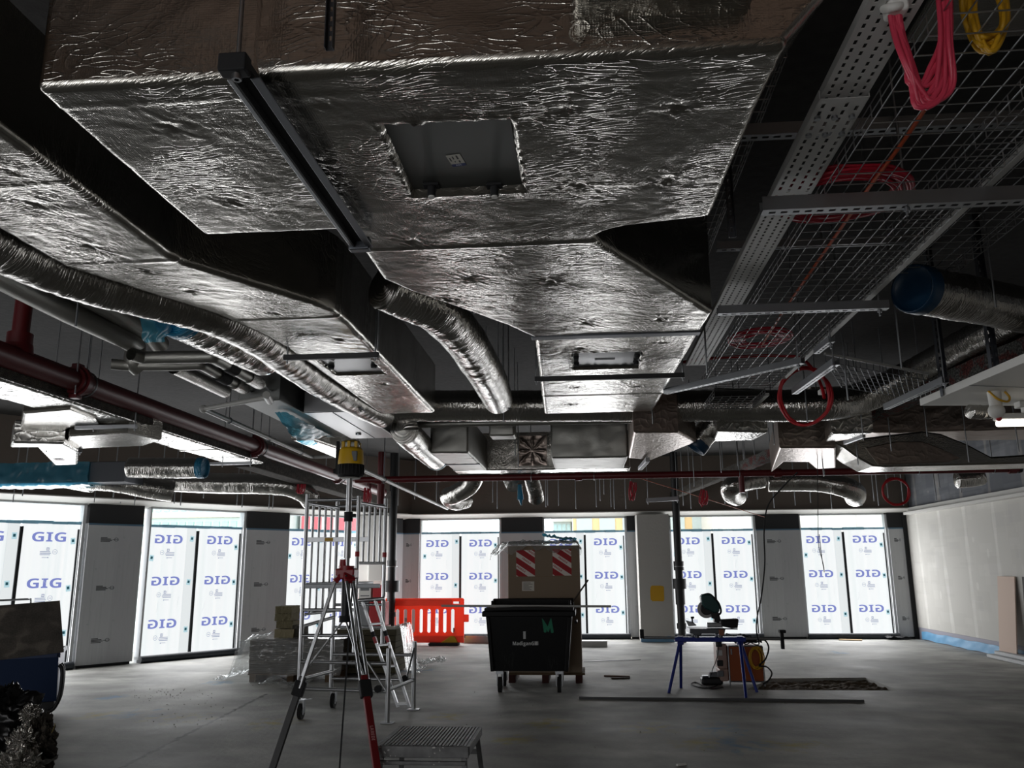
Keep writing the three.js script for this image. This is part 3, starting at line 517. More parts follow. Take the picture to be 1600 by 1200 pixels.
// --- blue-capped stub and its round run on the left
function cappedDuct(pts, R, label, capLabel, { seg = 60, seed = 5, mat = M.foilRound, cap = 0, film = M.blueCap } = {}) {
  const t = thing('round_duct', label, 'air duct');
  mesh('foil_jacket', roundDuct(pts, R, { seg, seed, amp: 0.004 }), mat, t);
  const a = pts[cap ? pts.length - 1 : 0], b = pts[cap ? pts.length - 2 : 1], T = a.clone().sub(b).normalize();
  const q = new THREE.Quaternion().setFromUnitVectors(V(0, 1, 0), T);
  const dish = new THREE.LatheGeometry([[0.001, 0.006], [R * 0.5, 0.008], [R * 0.88, 0.012], [R * 0.93, 0.04], [R * 1.02, 0.044], [R * 1.05, 0.01], [R * 1.05, -0.05]].map(([x, y]) => new THREE.Vector2(x, y)), 28).applyQuaternion(q).translate(a.x, a.y, a.z);
  tag(mesh('end_cap', dish, film, t), capLabel);
  return t;
}
{
  const p = [[268, 497], [320, 520], [385, 558], [430, 590]].map(([a, b]) => atY(a, b, 3.02)); p.forEach((q) => { q.y = 3.2; }); p[2].y = 3.2;
  const pts = [atY(280, 490, 3.2), atY(332, 516, 3.2), atY(376, 538, 3.2), atY(414, 556, 3.2)];
  const t = cappedDuct(pts, 0.15, 'round foil duct with a torn blue film cap, left of the sideways-stepping duct', 'blue film end cap', { seed: 51, film: M.blueCapLight });
  const a = pts[0], g = new THREE.PlaneGeometry(0.22, 0.2, 10, 8), n = g.attributes.position;
  for (let i = 0; i < n.count; i++) n.setXYZ(i, n.getX(i) * (0.6 + 0.5 * (n.getY(i) + 0.1) / 0.2) + 0.02 * noise2(n.getY(i) * 20, 3, 4), n.getY(i), 0.03 * noise2(n.getX(i) * 18 + 9, n.getY(i) * 14 + 9, 7));
  g.computeVertexNormals();
  mesh('torn_film', g.translate(a.x - 0.12, a.y - 0.09, a.z + 0.04), M.blueFilm, t);
}
// --- transverse round duct behind the large ducts, turning towards the right-hand side
{
  const pts = [atZ(600, 634, -8.1), atZ(760, 634, -8.15), atZ(950, 634, -8.2), atZ(1150, 634, -8.25), atZ(1290, 632, -8.2), atY(1345, 622, 3.27), atY(1415, 592, 3.42), atY(1490, 552, 3.5), atY(1560, 515, 3.52), atY(1680, 450, 3.55)];
  tag(mesh('round_duct', roundDuct(pts, 0.155, { seg: 200, sides: 32, amp: 0.003, seed: 61 }), M.foilRound), 'long round foil duct crossing behind the widest duct and curving up to the right', 'air duct');
}
{
  const a = atY(1432, 452, 3.3), d = V(0.86, 0, -0.51);
  cappedDuct([a, a.clone().addScaledVector(d, 0.5), a.clone().addScaledVector(d, 1.2), a.clone().addScaledVector(d, 1.9)], 0.148, 'round foil duct closed by a large round dark blue cap at upper right', 'dark blue plastic end cap', { seed: 71, mat: M.foilRoundSoft, seg: 80 });
}
// --- farther ducts over the middle of the room
function farDuct(label, planPts, b, t, mat = M.foilFine, extra) {
  const d = thing('insulated_duct', label, 'air duct'), q = planPts.box;
  mesh('foil_jacket', q ? ductLoft({ st: [[q[2], q[0], q[1], b, t], [q[3], q[0], q[1], b, t]], cell: 0.035, r: 0.022, amp: 0.004, seed: Math.floor(rr(1, 99)) }) : ductPrism(planPts, b, t), mat, d); if (extra) extra(d); return d; }
farDuct('silver foil duct high in the top right corner above the wire trays', rect(1.35, 3.2, -1.0, -3.15), 3.72, 4.15, M.foil);
const bandOn = (d, a, b, w = 0.05) => mesh('strap_band', bar(a, b, w, 0.012), M.galvDark, d);
farDuct('foil duct end with plain grey face, left of the star-creased panel behind the widest duct', rect(-1.70, -1.27, -9.14, -10.95), 2.9, 3.32, M.foilGrey, (d) => bandOn(d, V(-1.7, 2.895, -10.2), V(-1.27, 2.895, -10.2)));
farDuct('foil duct end with plain grey face, right of the star-creased panel behind the widest duct', rect(-0.37, 0.53, -9.79, -10.95), 2.9, 3.42, M.foilGrey);
{
  const g = ductLoft({ axis: 'x', st: [[-1.72, -11.3, -10.93, 2.9, 3.4], [0.62, -11.3, -10.93, 2.9, 3.4]], cell: 0.03, r: 0.02, amp: 0.004, seed: 81 });
  const d = thing('insulated_duct', 'crossing foil duct with star-shaped creases, above the middle of the red cross pipe', 'air duct'); mesh('foil_jacket', g, M.foil, d);
  const pts = [], idx = [], uv = [], n = 46; // star creases pressed in the face
  for (let j = 0; j <= n; j++) for (let i = 0; i <= n; i++) { const u = i / n * 2 - 1, v = j / n * 2 - 1, th = Math.atan2(v, u), q = Math.hypot(u, v); pts.push(-0.66 + u * 0.19, 3.15 + v * 0.2, -10.905 + (1 - smooth(0.75, 1, Math.max(Math.abs(u), Math.abs(v)))) * 0.018 * (ridge(Math.sin(th * 4 + 0.6 * noise2(q * 3, th, 3)), 2) - 0.3) * (1 - Math.exp(-q * 6))); uv.push(u * 0.2, v * 0.2); }
  gridIndex(n + 1, n + 1, idx); mesh('creased_patch', indexed(pts, uv, idx), M.foilWarm, d);
}
farDuct('tapering crinkled foil duct right of the plain grey faces, ending by a short capped stub', plan(2.9, [982, 716], [1018, 719], [1088, 691], [1060, 676], [990, 676]).concat(), 2.9, 3.3, M.foilWarm);
farDuct('small square foil stub hanging above the star-creased duct', rect(-1.02, -0.74, -9.0, -9.3), 3.06, 3.4, M.foilGrey, (d) => mesh('hanger_rod', rod(V(-0.88, 3.38, -9.15), V(-0.88, SLAB, -9.15), 0.006, 0.006, 6), M.galv, d));
cappedDuct([atY(1098, 672, 3.0), atY(1100, 682, 2.98), atY(1094, 692, 2.92)].map((p, i) => { p.z = -8.9; p.x = atZ([1118, 1103, 1088][i], [655, 675, 695][i], -8.9).x; p.y = atZ(1100, [655, 675, 695][i], -8.9).y; return p; }), 0.125, 'short foil stub with blue cap hanging under the long crossing round duct', 'blue end cap', { seed: 91, cap: 1, seg: 24 });
{ // branch leaving the fan unit
  const pts = [atY(632, 672, 3.0), atY(650, 690, 3.0), atY(668, 706, 3.0), atY(682, 717, 3.0)];
  cappedDuct(pts, 0.14, 'foil branch duct with a blue end cap, right of the bright metal fan unit', 'blue end cap', { seed: 95, cap: 1, film: M.blueCapLight });
}
for (const [label, pts, R, seed] of [
  ['flexible foil elbow under the red cross pipe, kinked twice like a knee', [[742, 742, -12.2], [735, 757, -12.3], [712, 772, -12.5], [702, 776, -12.7], [712, 783, -13.0], [728, 780, -13.2]], 0.14, 101],
  ['stubby foil duct end with a hanging blue film tail under the red cross pipe', [[795, 735, -12.4], [802, 750, -12.3], [806, 758, -12.25]], 0.14, 103],
  ['flexible foil duct drooping straight down in the middle under the red cross pipe', [[828, 735, -12.3], [832, 752, -12.4], [837, 770, -12.5], [838, 780, -12.6]], 0.115, 105]]) {
  const t = thing('flexible_duct', label, 'air duct'); mesh('foil_jacket', roundDuct(pts.map((p) => atZ(...p)), R, { seg: 40, sides: 22, seed }), M.foilRound, t);
  if (seed === 103) { const a = atZ(812, 768, -12.2); mesh('film_tail', [rod(a.clone().add(V(0, 0.1, 0)), a.clone().add(V(0.01, -0.12, 0)), 0.03, 0.05, 7), rod(a.clone().add(V(0.01, -0.1, 0)), a.clone().add(V(0.02, -0.2, 0)), 0.035, 0.01, 7)], M.blueFilm, t); }
}
// --- right-hand far ducts
farDuct('broad brownish foil duct wall far right, behind the lamp and detector', rect(2.9, 6.9, -10.6, -11.5), 3.25, 3.85, M.foilWarm);
{
  const d = thing('insulated_duct', 'foil duct far right dipping in an arch down to the red cross pipe', 'air duct'), zN = -9.95, zF = -10.5;
  const o = [[1300, 690], [1352, 684], [1440, 674], [1470, 678], [1510, 694], [1548, 714], [1680, 706], [1680, 722], [1548, 726], [1380, 730], [1364, 729], [1340, 716], [1318, 700]].map(([a, b]) => { const p = atZ(a, b, zN); return [p.x, p.y]; });
  mesh('foil_jacket', metreUV(polygonPrism(o, zN - zF, 0.02).translate(0, 0, zF)), M.foil, d);
  const c = [[1372, 726], [1352, 700], [1400, 690], [1440, 690], [1468, 700], [1500, 716], [1480, 722]].map(([a, b]) => { const p = atZ(a, b, zN + 0.02); return [p.x, p.y]; });
  mesh('arched_panel', metreUV(polygonPrism(c, 0.03, 0.01).translate(0, 0, zN)), M.foilWarm, d);
}
farDuct('low foil duct box far right with bright underside, left of the arched duct', plan(2.9, [1205, 738], [1225, 722], [1262, 722], [1275, 733], [1306, 731], [1306, 700], [1218, 700]), 2.9, 3.3, M.foilWarm);
farDuct('narrow bright foil duct slung under the right end of the red fuzzy beam', plan(2.95, [1290, 690], [1340, 684], [1365, 676], [1300, 678]), 2.95, 3.3, M.foilFine);
farDuct('grey foil duct seen between round duct and dusty beam at right', plan(2.95, [1112, 690], [1178, 688], [1200, 676], [1120, 674]), 2.95, 3.4, M.foilFine);
for (const [label, pts, R, seed] of [
  ['short flexible foil outlet right of centre hanging over the windows', [[1190, 748, -13.6], [1165, 752, -13.5], [1143, 760, -13.4], [1142, 770, -13.6], [1152, 776, -13.9]], 0.15, 111],
  ['drooping foil flexible outlet far right above the rightmost window', [[1200, 752, -14.2], [1280, 752, -14.1], [1318, 760, -14.0], [1334, 768, -14.1], [1336, 776, -14.4]], 0.17, 113]]) {
  const t = thing('flexible_duct', label, 'air duct'); mesh('foil_jacket', roundDuct(pts.map((p) => atZ(...p)), R, { seg: 50, sides: 22, seed }), M.foilRound, t);
}
{ const t = thing('round_duct', 'short foil duct stub by the taped dark upper wall at far right', 'air duct'), c = atZ(1515, 748, -13); mesh('foil_jacket', roundDuct([atZ(1495, 750, -13), atZ(1520, 748, -13), atZ(1535, 745, -13)], 0.12, { seed: 117 }), M.foilRound, t); mesh('hanger_rod', rod(c, V(c.x, SLAB, c.z), 0.008, 0.008, 6), M.galv, t); }
// --- left-hand ducts
farDuct('long straight foil duct with bright underside, behind the thick red pipe', rect(-4.47, -4.03, -4.6, -10.2), 2.95, 3.09, M.foilFine, (d) => { mesh('coated_edge', box(-4.035, -4.0, 2.965, 3.08, -10.2, -4.6, 0.01), M.sprayed, d); for (const z of [-7.2, -8.85]) mesh('seam_band', box(-4.475, -4.025, 2.942, 2.952, z - 0.05, z), M.foil, d); });
farDuct('crinkled foil branch box at far left, beside the long straight duct', plan(2.92, [30, 682], [72, 688], [112, 668], [160, 671], [150, 655], [110, 640], [36, 646]), 2.92, 3.22, M.foil);
farDuct('lower foil branch at far left with creased side and bright edge', plan(2.85, [98, 702], [225, 697], [252, 688], [200, 676], [108, 682]), 2.85, 3.15, M.foil);
farDuct('foil boot with square open end at far left, over the blue-wrapped duct', plan(2.8, [16, 699], [58, 699], [86, 727], [121, 726], [122, 706], [100, 694], [20, 692]), 2.8, 3.02, M.foilFine, (d) => { const p = atY(92, 718, 2.795); mesh('outlet_flap', new THREE.CircleGeometry(0.06, 14).rotateX(Math.PI / 2).translate(p.x, 2.793, p.z), std(0x8a5f5a, 0.6), d); });
{ // blue-wrapped metal duct with its reducer and round run
  const z = -10.8, A = atZ(-40, 748, z), B = atZ(140, 740, z), t = thing('wrapped_duct', 'blue-film-wrapped metal duct at far left under the foil boot', 'air duct');
  mesh('metal_body', box(A.x, B.x + 0.5, 2.82, 3.1, z - 0.5, z, 0.01), M.galvDark, t);
  const g = new THREE.PlaneGeometry(B.x - A.x, 0.5, 60, 12), p = g.attributes.position;
  for (let i = 0; i < p.count; i++) { const x = p.getX(i), v = p.getY(i) / 0.5 + 0.5, n = 0.02 * noise2(x * 5 + 9, v * 6 + 9, 7) + 0.012 * noise2(x * 16 + 9, v * 11, 8); p.setXYZ(i, (A.x + B.x) / 2 + x, v > 0.4 ? 2.8 + (v - 0.4) * 0.5 + n * 0.4 - 0.04 * 0 : 2.8 + n - 0.02, v > 0.4 ? z + 0.03 + n : z + 0.03 - (0.4 - v) * 0.9 + n); }
  g.computeVertexNormals(); mesh('plastic_wrap', g, M.blueFilm, t);
  cappedDuct([atZ(203, 731, z), atZ(240, 731, z), atZ(290, 731, z), atZ(316, 731, z)], 0.135, 'horizontal round foil duct with crinkled blue cap, right of the blue-wrapped duct', 'crinkled blue film cap', { seed: 121, cap: 1, film: M.blueCapLight });
}
for (const [label, pts, R, seed] of [
  ['flexible foil hose sagging under the blue-wrapped duct, ridged like a caterpillar', [[120, 748, -11.2], [180, 752, -11.3], [230, 762, -11.5], [270, 768, -11.7]], 0.15, 131],
  ['short bright foil hose with blue end, left of the ridged sagging hose', [[85, 748, -11.6], [115, 755, -11.6], [145, 760, -11.6]], 0.09, 133],
  ['long round foil duct above the left windows, bending down beside the scaffold', [[262, 752, -12.5], [330, 755, -12.5], [420, 757, -12.6], [455, 761, -12.7], [478, 772, -12.9], [488, 784, -13.0]], 0.155, 135]]) {
  const t = thing('flexible_duct', label, 'air duct'); mesh('foil_jacket', roundDuct(pts.map((p) => atZ(...p)), R, { seg: 70, sides: 24, seed }), M.foilRound, t);
}

// ---------------------------------------------------------------- pipes
{ // thick red main along the left
  const t = thing('sprinkler_main', 'thick dark red sprinkler main running along the left side towards the windows', 'pipe');
  const x = -3.97, y = 3.11;
  mesh('pipe', rod(V(x, y, -3.6), V(x, y, -16.3), 0.084, 0.084, 28), M.redPipe, t);
  const coupling = (z, r = 0.125) => mesh('coupling', [rod(V(x, y, z - 0.06), V(x, y, z + 0.06), r * 0.86, r * 0.86, 24), rod(V(x, y, z - 0.015), V(x, y, z + 0.02), r, r, 24), box(x - 0.035, x + 0.035, y + r * 0.8, y + r * 1.12, z - 0.04, z + 0.04, 0.01), box(x - 0.035, x + 0.035, y - r * 1.12, y - r * 0.8, z - 0.04, z + 0.04, 0.01)], M.redPipe, t);
  coupling(-6.1); coupling(-9.75); coupling(-13.2, 0.11); coupling(-15.0, 0.11);
  mesh('riser', [rod(V(x - 0.02, y + 0.06, -5.42), V(x - 0.02, SLAB, -5.42), 0.058, 0.058, 20)], M.redPipe, t);
  mesh('riser_collar', [rod(V(x - 0.02, y + 0.12, -5.42), V(x - 0.02, y + 0.2, -5.42), 0.085, 0.085, 20), rod(V(x - 0.02, y + 0.05, -5.42), V(x - 0.02, y + 0.12, -5.42), 0.1, 0.09, 20)], M.redPipe, t);
  for (const z of [-6.22, -9.9, -13.35]) mesh('pipe_clamp', [ring(V(x, y, z), V(0, 0, 1), 0.098, 0.008, 28, 6), rod(V(x, y + 0.1, z), V(x, SLAB, z), 0.006, 0.006, 6)], M.galv, t);
}
{ // cross main far over the room
  const t = thing('sprinkler_pipe', 'dark red sprinkler pipe crossing the whole room above the windows', 'pipe');
  const a = atZ(556, 744, -12.0), b = atZ(1592, 739, -12.0); b.y = a.y = (a.y + b.y) / 2;
  mesh('pipe', rod(a, b, 0.047, 0.047, 18), M.redPipe, t);
  for (const px of [592, 904, 1215, 1582]) { const c = atZ(px, 742, -12); mesh('coupling', rod(V(c.x - 0.05, a.y, -12), V(c.x + 0.05, a.y, -12), 0.064, 0.064, 18), M.redPipe, t); }
  mesh('end_cap', rod(b, b.clone().add(V(0.04, 0, 0)), 0.06, 0.05, 16), M.rubber, t);
  for (const px of [600, 830, 928, 1155, 1287, 1435, 1553]) { const c = atZ(px, 742, -12); mesh('hanger_rod', [rod(V(c.x, a.y - 0.06, -12), V(c.x, SLAB, -12), 0.008, 0.008, 6), ring(V(c.x, a.y, -12), V(1, 0, 0), 0.055, 0.005, 16, 5)], M.galv, t); }
  const d = atZ(596, 742, -12.1); mesh('branch', [rod(V(d.x, a.y - 0.42, -12.1), V(d.x, a.y + 0.42, -12.1), 0.055, 0.055, 14)], M.redPipe, t);
  const e = atZ(1158, 742, -12); mesh('drop', rod(V(e.x, a.y - 0.27, -12), V(e.x, a.y, -12), 0.04, 0.04, 12), M.redPipe, t);
}
tag(mesh('fireproofed_beam', metreUV(box(-4.47, -4.2, 2.93, 3.3, -18.0, -10.3, 0.02)), M.sprayed), 'long speckled spray-coated beam just left of the thick red main, far half', 'beam');
{ // diagonal beam, half red primer under fuzzy coating
  const a = atY(1032, 787, 3.2), b = atY(1690, 527, 3.2), t = thing('fireproofed_beam', 'diagonal fuzzy spray-coated beam, reddish along the middle, rising to upper right', 'beam');
  const seg = (k0, k1, m, w = 0.17) => { const p = a.clone().lerp(b, k0), q = a.clone().lerp(b, k1); p.y = q.y = 3.275; const g = new THREE.BoxGeometry(w, 0.15, p.distanceTo(q), 6, 6, 60), n = g.attributes.position; for (let i = 0; i < n.count; i++) { const X = n.getX(i), Y = n.getY(i), Z = n.getZ(i); n.setXYZ(i, X * (1 - 0.12 * (Math.abs(Y) > 0.07)) + 0.015 * noise2(Z * 6 + 50, Y * 12 + 20, 3), Y + 0.018 * noise2(Z * 5 + 50, X * 12 + 20, 5), Z); } g.computeVertexNormals(); metreUV(g); g.applyMatrix4(new THREE.Matrix4().lookAt(p, q, V(0, 1, 0)).setPosition(p.clone().add(q).multiplyScalar(0.5))); mesh('coated_length', g, m, t); };
  seg(0, 0.48, M.sprayed); seg(0.48, 1, M.sprayedRed);
}
{ // pair of insulated pipes across, under the crossing round duct
  for (const [py, z, label] of [[654, -8.42, 'grey insulated pipe directly under the long crossing round duct'], [664, -8.62, 'lowest grey insulated pipe crossing under the long round duct']]) {
    const a = atZ(634, py, z), b = atZ(py < 660 ? 1128 : 1060, py, z); b.y = a.y;
    const t = thing('insulated_pipe', label, 'pipe'); mesh('lagging', rod(a, b, 0.036, 0.036, 16), M.foilGrey, t); mesh('red_end_tape', rod(a, a.clone().add(V(0.09, 0, 0)), 0.0375, 0.0375, 16), M.redPipe, t);
    for (const k of [0.3, 0.8]) { const c = a.clone().lerp(b, k); mesh('hanger_rod', rod(c, V(c.x, SLAB, c.z), 0.005, 0.005, 6), M.galv, t); }
  }
}
// lagged pipes top left
function laggedPipe(label, pts, r, mat, more) { const t = thing('insulated_pipe', label, 'pipe'); mesh('lagging', tube(pts, r, pts.length * 14, 16, false, 0.12), mat, t); if (more) more(t); return t; }
laggedPipe('fat grey lagged pipe along the left edge ending in an elbow', [atY(-60, 398, 3.25), atY(0, 432, 3.25), atY(100, 484, 3.25), atY(196, 529, 3.25), atY(212, 540, 3.25), atY(212, 540, 3.25).add(V(0, -0.12, 0)), atY(212, 540, 3.25).add(V(0.03, -0.16, -0.05))], 0.072, M.foilGrey);
laggedPipe('grey lagged pipe behind the fat one, along the left edge', [atY(70, 430, 3.35), atY(150, 470, 3.35), atY(235, 520, 3.35), atY(250, 532, 3.35).add(V(0, -0.03, 0))], 0.07, M.foilGrey);
const collars = (t, pts, r) => { for (const [a, b, m] of pts) mesh('joint_collar', rod(a, b, r, r, 18), m, t); };
{
  const P = (x, y, h = 3.1) => atY(x, y, h);
  laggedPipe('upper lagged pipe crossing left with clear jointed end', [P(205, 553), P(225, 559), P(300, 558), P(333, 558), P(372, 580), P(408, 600)], 0.045, M.foilGrey, (t) => { const d = P(333, 558), e = P(408, 600); collars(t, [[d.clone().lerp(e, 0.25), d.clone().lerp(e, 0.42), M.rubber], [d.clone().lerp(e, 0.7), d.clone().lerp(e, 0.95), M.foilRound]], 0.052); mesh('copper_tail', rod(e, P(440, 622), 0.008, 0.008, 8), M.steel, t); });
  laggedPipe('lower lagged pipe crossing left with clear jointed end', [P(174, 569), P(200, 571), P(280, 571), P(314, 570), P(350, 590), P(384, 608)], 0.04, M.foilGrey, (t) => { const d = P(314, 570), e = P(384, 608); collars(t, [[d.clone().lerp(e, 0.35), d.clone().lerp(e, 0.55), M.rubber], [d.clone().lerp(e, 0.72), d.clone().lerp(e, 0.95), M.foilRound]], 0.052); mesh('copper_tail', rod(e, P(402, 616), 0.008, 0.008, 8), M.steel, t); });
  laggedPipe('foil-taped lagged pipe hanging below the two crossing pipes at left', [P(272, 574, 3.2), P(310, 592, 3.2), P(352, 612, 3.2)], 0.055, M.foilRoundSoft);
}
// white drain pipes
{
  const P = (x, y) => atY(x, y, 2.98);
  const t = thing('drain_pipe', 'white plastic drain pipe bent back on itself above the thick red main', 'pipe');
  mesh('pipe', [rod(P(318, 639), P(418, 621), 0.02, 0.02, 14), rod(P(318, 639), P(482, 712), 0.022, 0.022, 14), tube([P(482, 712), P(492, 714), P(526, 713)], 0.02, 12, 12)], M.pvcGrey, t);
  mesh('elbow', [new THREE.SphereGeometry(0.034, 16, 12).translate(...P(318, 639).toArray())], M.pvcGrey, t); mesh('tee', rod(P(416, 617), P(422, 627), 0.03, 0.03, 12), M.pvcGrey, t);
  for (const [x, y] of [[358, 657], [420, 685], [470, 707]]) mesh('pipe_clip', [ring(P(x, y), P(482, 712).sub(P(318, 639)), 0.026, 0.005, 16, 6), rod(P(x, y), P(x, y).setY(SLAB), 0.004, 0.004, 5)], M.galvDark, t);
  const Q = (x, y) => atY(x, y, 2.8), s = thing('drain_pipe', 'white plastic drain pipe sloping down right behind the laser level', 'pipe');
  mesh('pipe', rod(Q(567, 734), Q(699, 795), 0.026, 0.026, 14), M.pvcGrey, s);
  for (const [x, y] of [[600, 749], [650, 773], [685, 789]]) mesh('pipe_clip', [ring(Q(x, y), Q(699, 795).sub(Q(567, 734)), 0.032, 0.006, 16, 6), rod(Q(x, y), Q(x, y).setY(SLAB), 0.005, 0.005, 5)], M.galvDark, s);
}
// fan unit with bright sheet underside and its neighbour
{
  const t = thing('fan_unit', 'bright sheet-metal ceiling fan unit box above the laser level', 'fan coil unit');
  mesh('casing', box(-2.46, -1.97, 3.0, 3.3, -8.62, -7.08, 0.008), M.sheet, t); mesh('casing_seam', box(-2.2, -2.195, 2.996, 3.001, -8.6, -7.1), M.galvDark, t);
  const c = atY(560, 678, 2.998); mesh('drain_plug', rod(V(c.x, 3.0, c.z), V(c.x, 2.985, c.z), 0.03, 0.028, 14), M.galv, t);
  for (const z of [-7.12, -8.42]) mesh('mounting_bracket', [box(-1.972, -1.93, 3.02, 3.05, z - 0.07, z + 0.07), rod(V(-1.95, 3, z), V(-1.95, SLAB, z), 0.006, 0.006, 6)], M.galvDark, t);
  const s = thing('fan_unit', 'dull grey plenum box left of the bright fan unit', 'fan coil unit'); mesh('casing', box(-2.86, -2.5, 3.02, 3.3, -8.6, -6.6, 0.006), M.panelSteel, s);
  const p = thing('plastic_sheet', 'blue clear plastic film sagging under the grey plenum box', 'plastic film');
  const a = atY(426, 645, 3.0), b = atY(512, 688, 3.0), g = new THREE.PlaneGeometry(1, 1, 30, 8), n = g.attributes.position;
  for (let i = 0; i < n.count; i++) { const k = n.getX(i) + 0.5, v = n.getY(i) + 0.5, q = a.clone().lerp(b, k); n.setXYZ(i, q.x + 0.02 + 0.1 * v + 0.02 * noise2(k * 14 + 5, v * 8 + 5, 3), 3.005 - (1 - v) * 0.17 * Math.sin(Math.PI * clamp(k * 1.05, 0, 1)) + 0.012 * noise2(k * 22 + 5, v * 9 + 5, 8), q.z + 0.02 * noise2(k * 9, v * 9 + 7, 5)); }
  g.computeVertexNormals(); mesh('film', g, M.blueFilm, p);
  farDuct('bright-bottomed foil duct below the plenum box, left of the laser level', plan(2.9, [455, 688], [490, 688], [560, 712], [530, 718]), 2.9, 3.1, M.foil);
}
// ---------------------------------------------------------------- channels, trapeze hangers and drop rods
// folded channel between two level points with real slots in its underside
function slotted(a, b, w, h, pitch = 0.05, slot = [0.028, 0.011], rows = [0]) {
  const L = a.distanceTo(b), s = new THREE.Shape([[-w / 2, 0], [w / 2, 0], [w / 2, L], [-w / 2, L]].map(([x, y]) => new THREE.Vector2(x, y)));
  for (const [j, rx] of rows.entries()) for (let y = 0.03 + (j % 2) * pitch / 2; y + slot[0] < L - 0.01; y += pitch) s.holes.push(new THREE.Path([[rx - slot[1] / 2, y], [rx + slot[1] / 2, y], [rx + slot[1] / 2, y + slot[0]], [rx - slot[1] / 2, y + slot[0]]].map(([p, q]) => new THREE.Vector2(p, q))));
  const base = metreUV(new THREE.ExtrudeGeometry(s, { depth: 0.0025, bevelEnabled: false }));
  const side = (x) => metreUV(new THREE.BoxGeometry(0.0025, L, h).translate(x, L / 2, h / 2));
  const d = b.clone().sub(a).normalize(), up = V(0, 1, 0), X = d.clone().cross(up).normalize();
  return merged([base, side(-w / 2), side(w / 2)]).applyMatrix4(new THREE.Matrix4().makeBasis(X, d, X.clone().cross(d).normalize()).setPosition(a));
}
function trapeze(label, a, b, size, rods, { mat = M.galv, up = SLAB, slots = true, rodR = 0.006 } = {}) {
  const t = thing('trapeze_hanger', label, 'hanger');
  mesh('channel', slots ? slotted(a, b, size, size, 0.05, [0.028, size * 0.32]) : bar(a, b, size, size, 0.004), mat, t);
  for (const k of rods) { const p = a.clone().lerp(b, k); mesh('threaded_rod', rod(V(p.x, p.y - 0.04, p.z), V(p.x, up, p.z), rodR, rodR, 7), M.galv, t); mesh('nut', rod(V(p.x, p.y - 0.018, p.z), V(p.x, p.y - 0.004, p.z), rodR * 2.2, rodR * 2.2, 6), M.galv, t); }
  return t;
}
{ // support rail under the widest duct; the shade of its deep gap is put in as black
  const t = thing('support_rail', 'long support rail with its shaded gap coloured black, clamped under the widest duct, with a rod at its near end', 'hanger');
  const a = V(-0.93, 3.005, -1.99), b = V(-0.93, 3.005, -3.27);
  mesh('rail', [bar(a.clone().add(V(0.012, 0.012, 0)), b.clone().add(V(0.012, 0.012, 0)), 0.05, 0.02), bar(a.clone().add(V(-0.012, -0.008, 0)), b.clone().add(V(-0.012, -0.008, 0)), 0.005, 0.03)], M.blackSoft, t);
  mesh('edge_strip', bar(a.clone().add(V(-0.024, -0.02, -0.02)), b.clone().add(V(-0.024, -0.02, 0)), 0.016, 0.006, 0.002), M.galv, t);
  mesh('edge_strip', bar(a.clone().add(V(0.05, -0.02, -0.02)), b.clone().add(V(0.05, -0.02, 0)), 0.03, 0.005, 0.002), M.galvDark, t);
  mesh('rail_cap', box(-0.965, -0.885, 2.975, 3.03, -1.995, -1.95, 0.006), M.blackSoft, t); mesh('rail_cap', box(-0.97, -0.88, 2.972, 3.03, -3.3, -3.255, 0.006), M.galvDark, t);
  mesh('threaded_rod', rod(V(-0.915, 2.955, -1.97), V(-0.915, SLAB, -1.97), 0.007, 0.007, 8), M.galv, t); mesh('nut', rod(V(-0.915, 2.955, -1.97), V(-0.915, 2.972, -1.97), 0.014, 0.014, 6), M.galv, t);
  const s = thing('channel_strut', 'slotted grey channel drop in front of the widest duct near the top edge', 'hanger'), c = atZ(516, 80, -1.95);
  mesh('channel', slotted(V(c.x, c.y, -1.95), V(c.x, SLAB, -1.951), 0.021, 0.021, 0.03, [0.016, 0.007]), M.galvDark, s);
}
trapeze('black bar across the underside of the sideways-stepping duct', V(-1.92, 2.99, -5.1), V(-1.29, 2.99, -5.1), 0.035, [0.04, 0.96], { mat: M.black, slots: false });
trapeze('black bar across the narrow end of the widest duct', V(-0.335, 2.99, -5.93), V(0.745, 2.99, -5.93), 0.035, [0.01, 0.99], { mat: M.black, slots: false });
trapeze('slotted grey cross channel nearest the camera under the wire cable tray', V(0.79, 3.12, -3.4), V(2.5, 3.12, -3.4), 0.062, [0.35, 0.8]);
trapeze('slotted grey cross channel under the wire tray by the dark blue cap', V(0.83, 3.12, -4.88), V(1.82, 3.12, -4.88), 0.05, [0.95], {});
trapeze('higher slotted cross channel above the wire cable tray, near the red coil', V(0.6, 3.5, -3.45), V(2.6, 3.5, -3.45), 0.055, [0.9], {});
trapeze('middle slotted channel over the wire tray behind the orange cable', V(0.8, 3.42, -4.6), V(1.9, 3.42, -4.6), 0.045, [0.95], {});
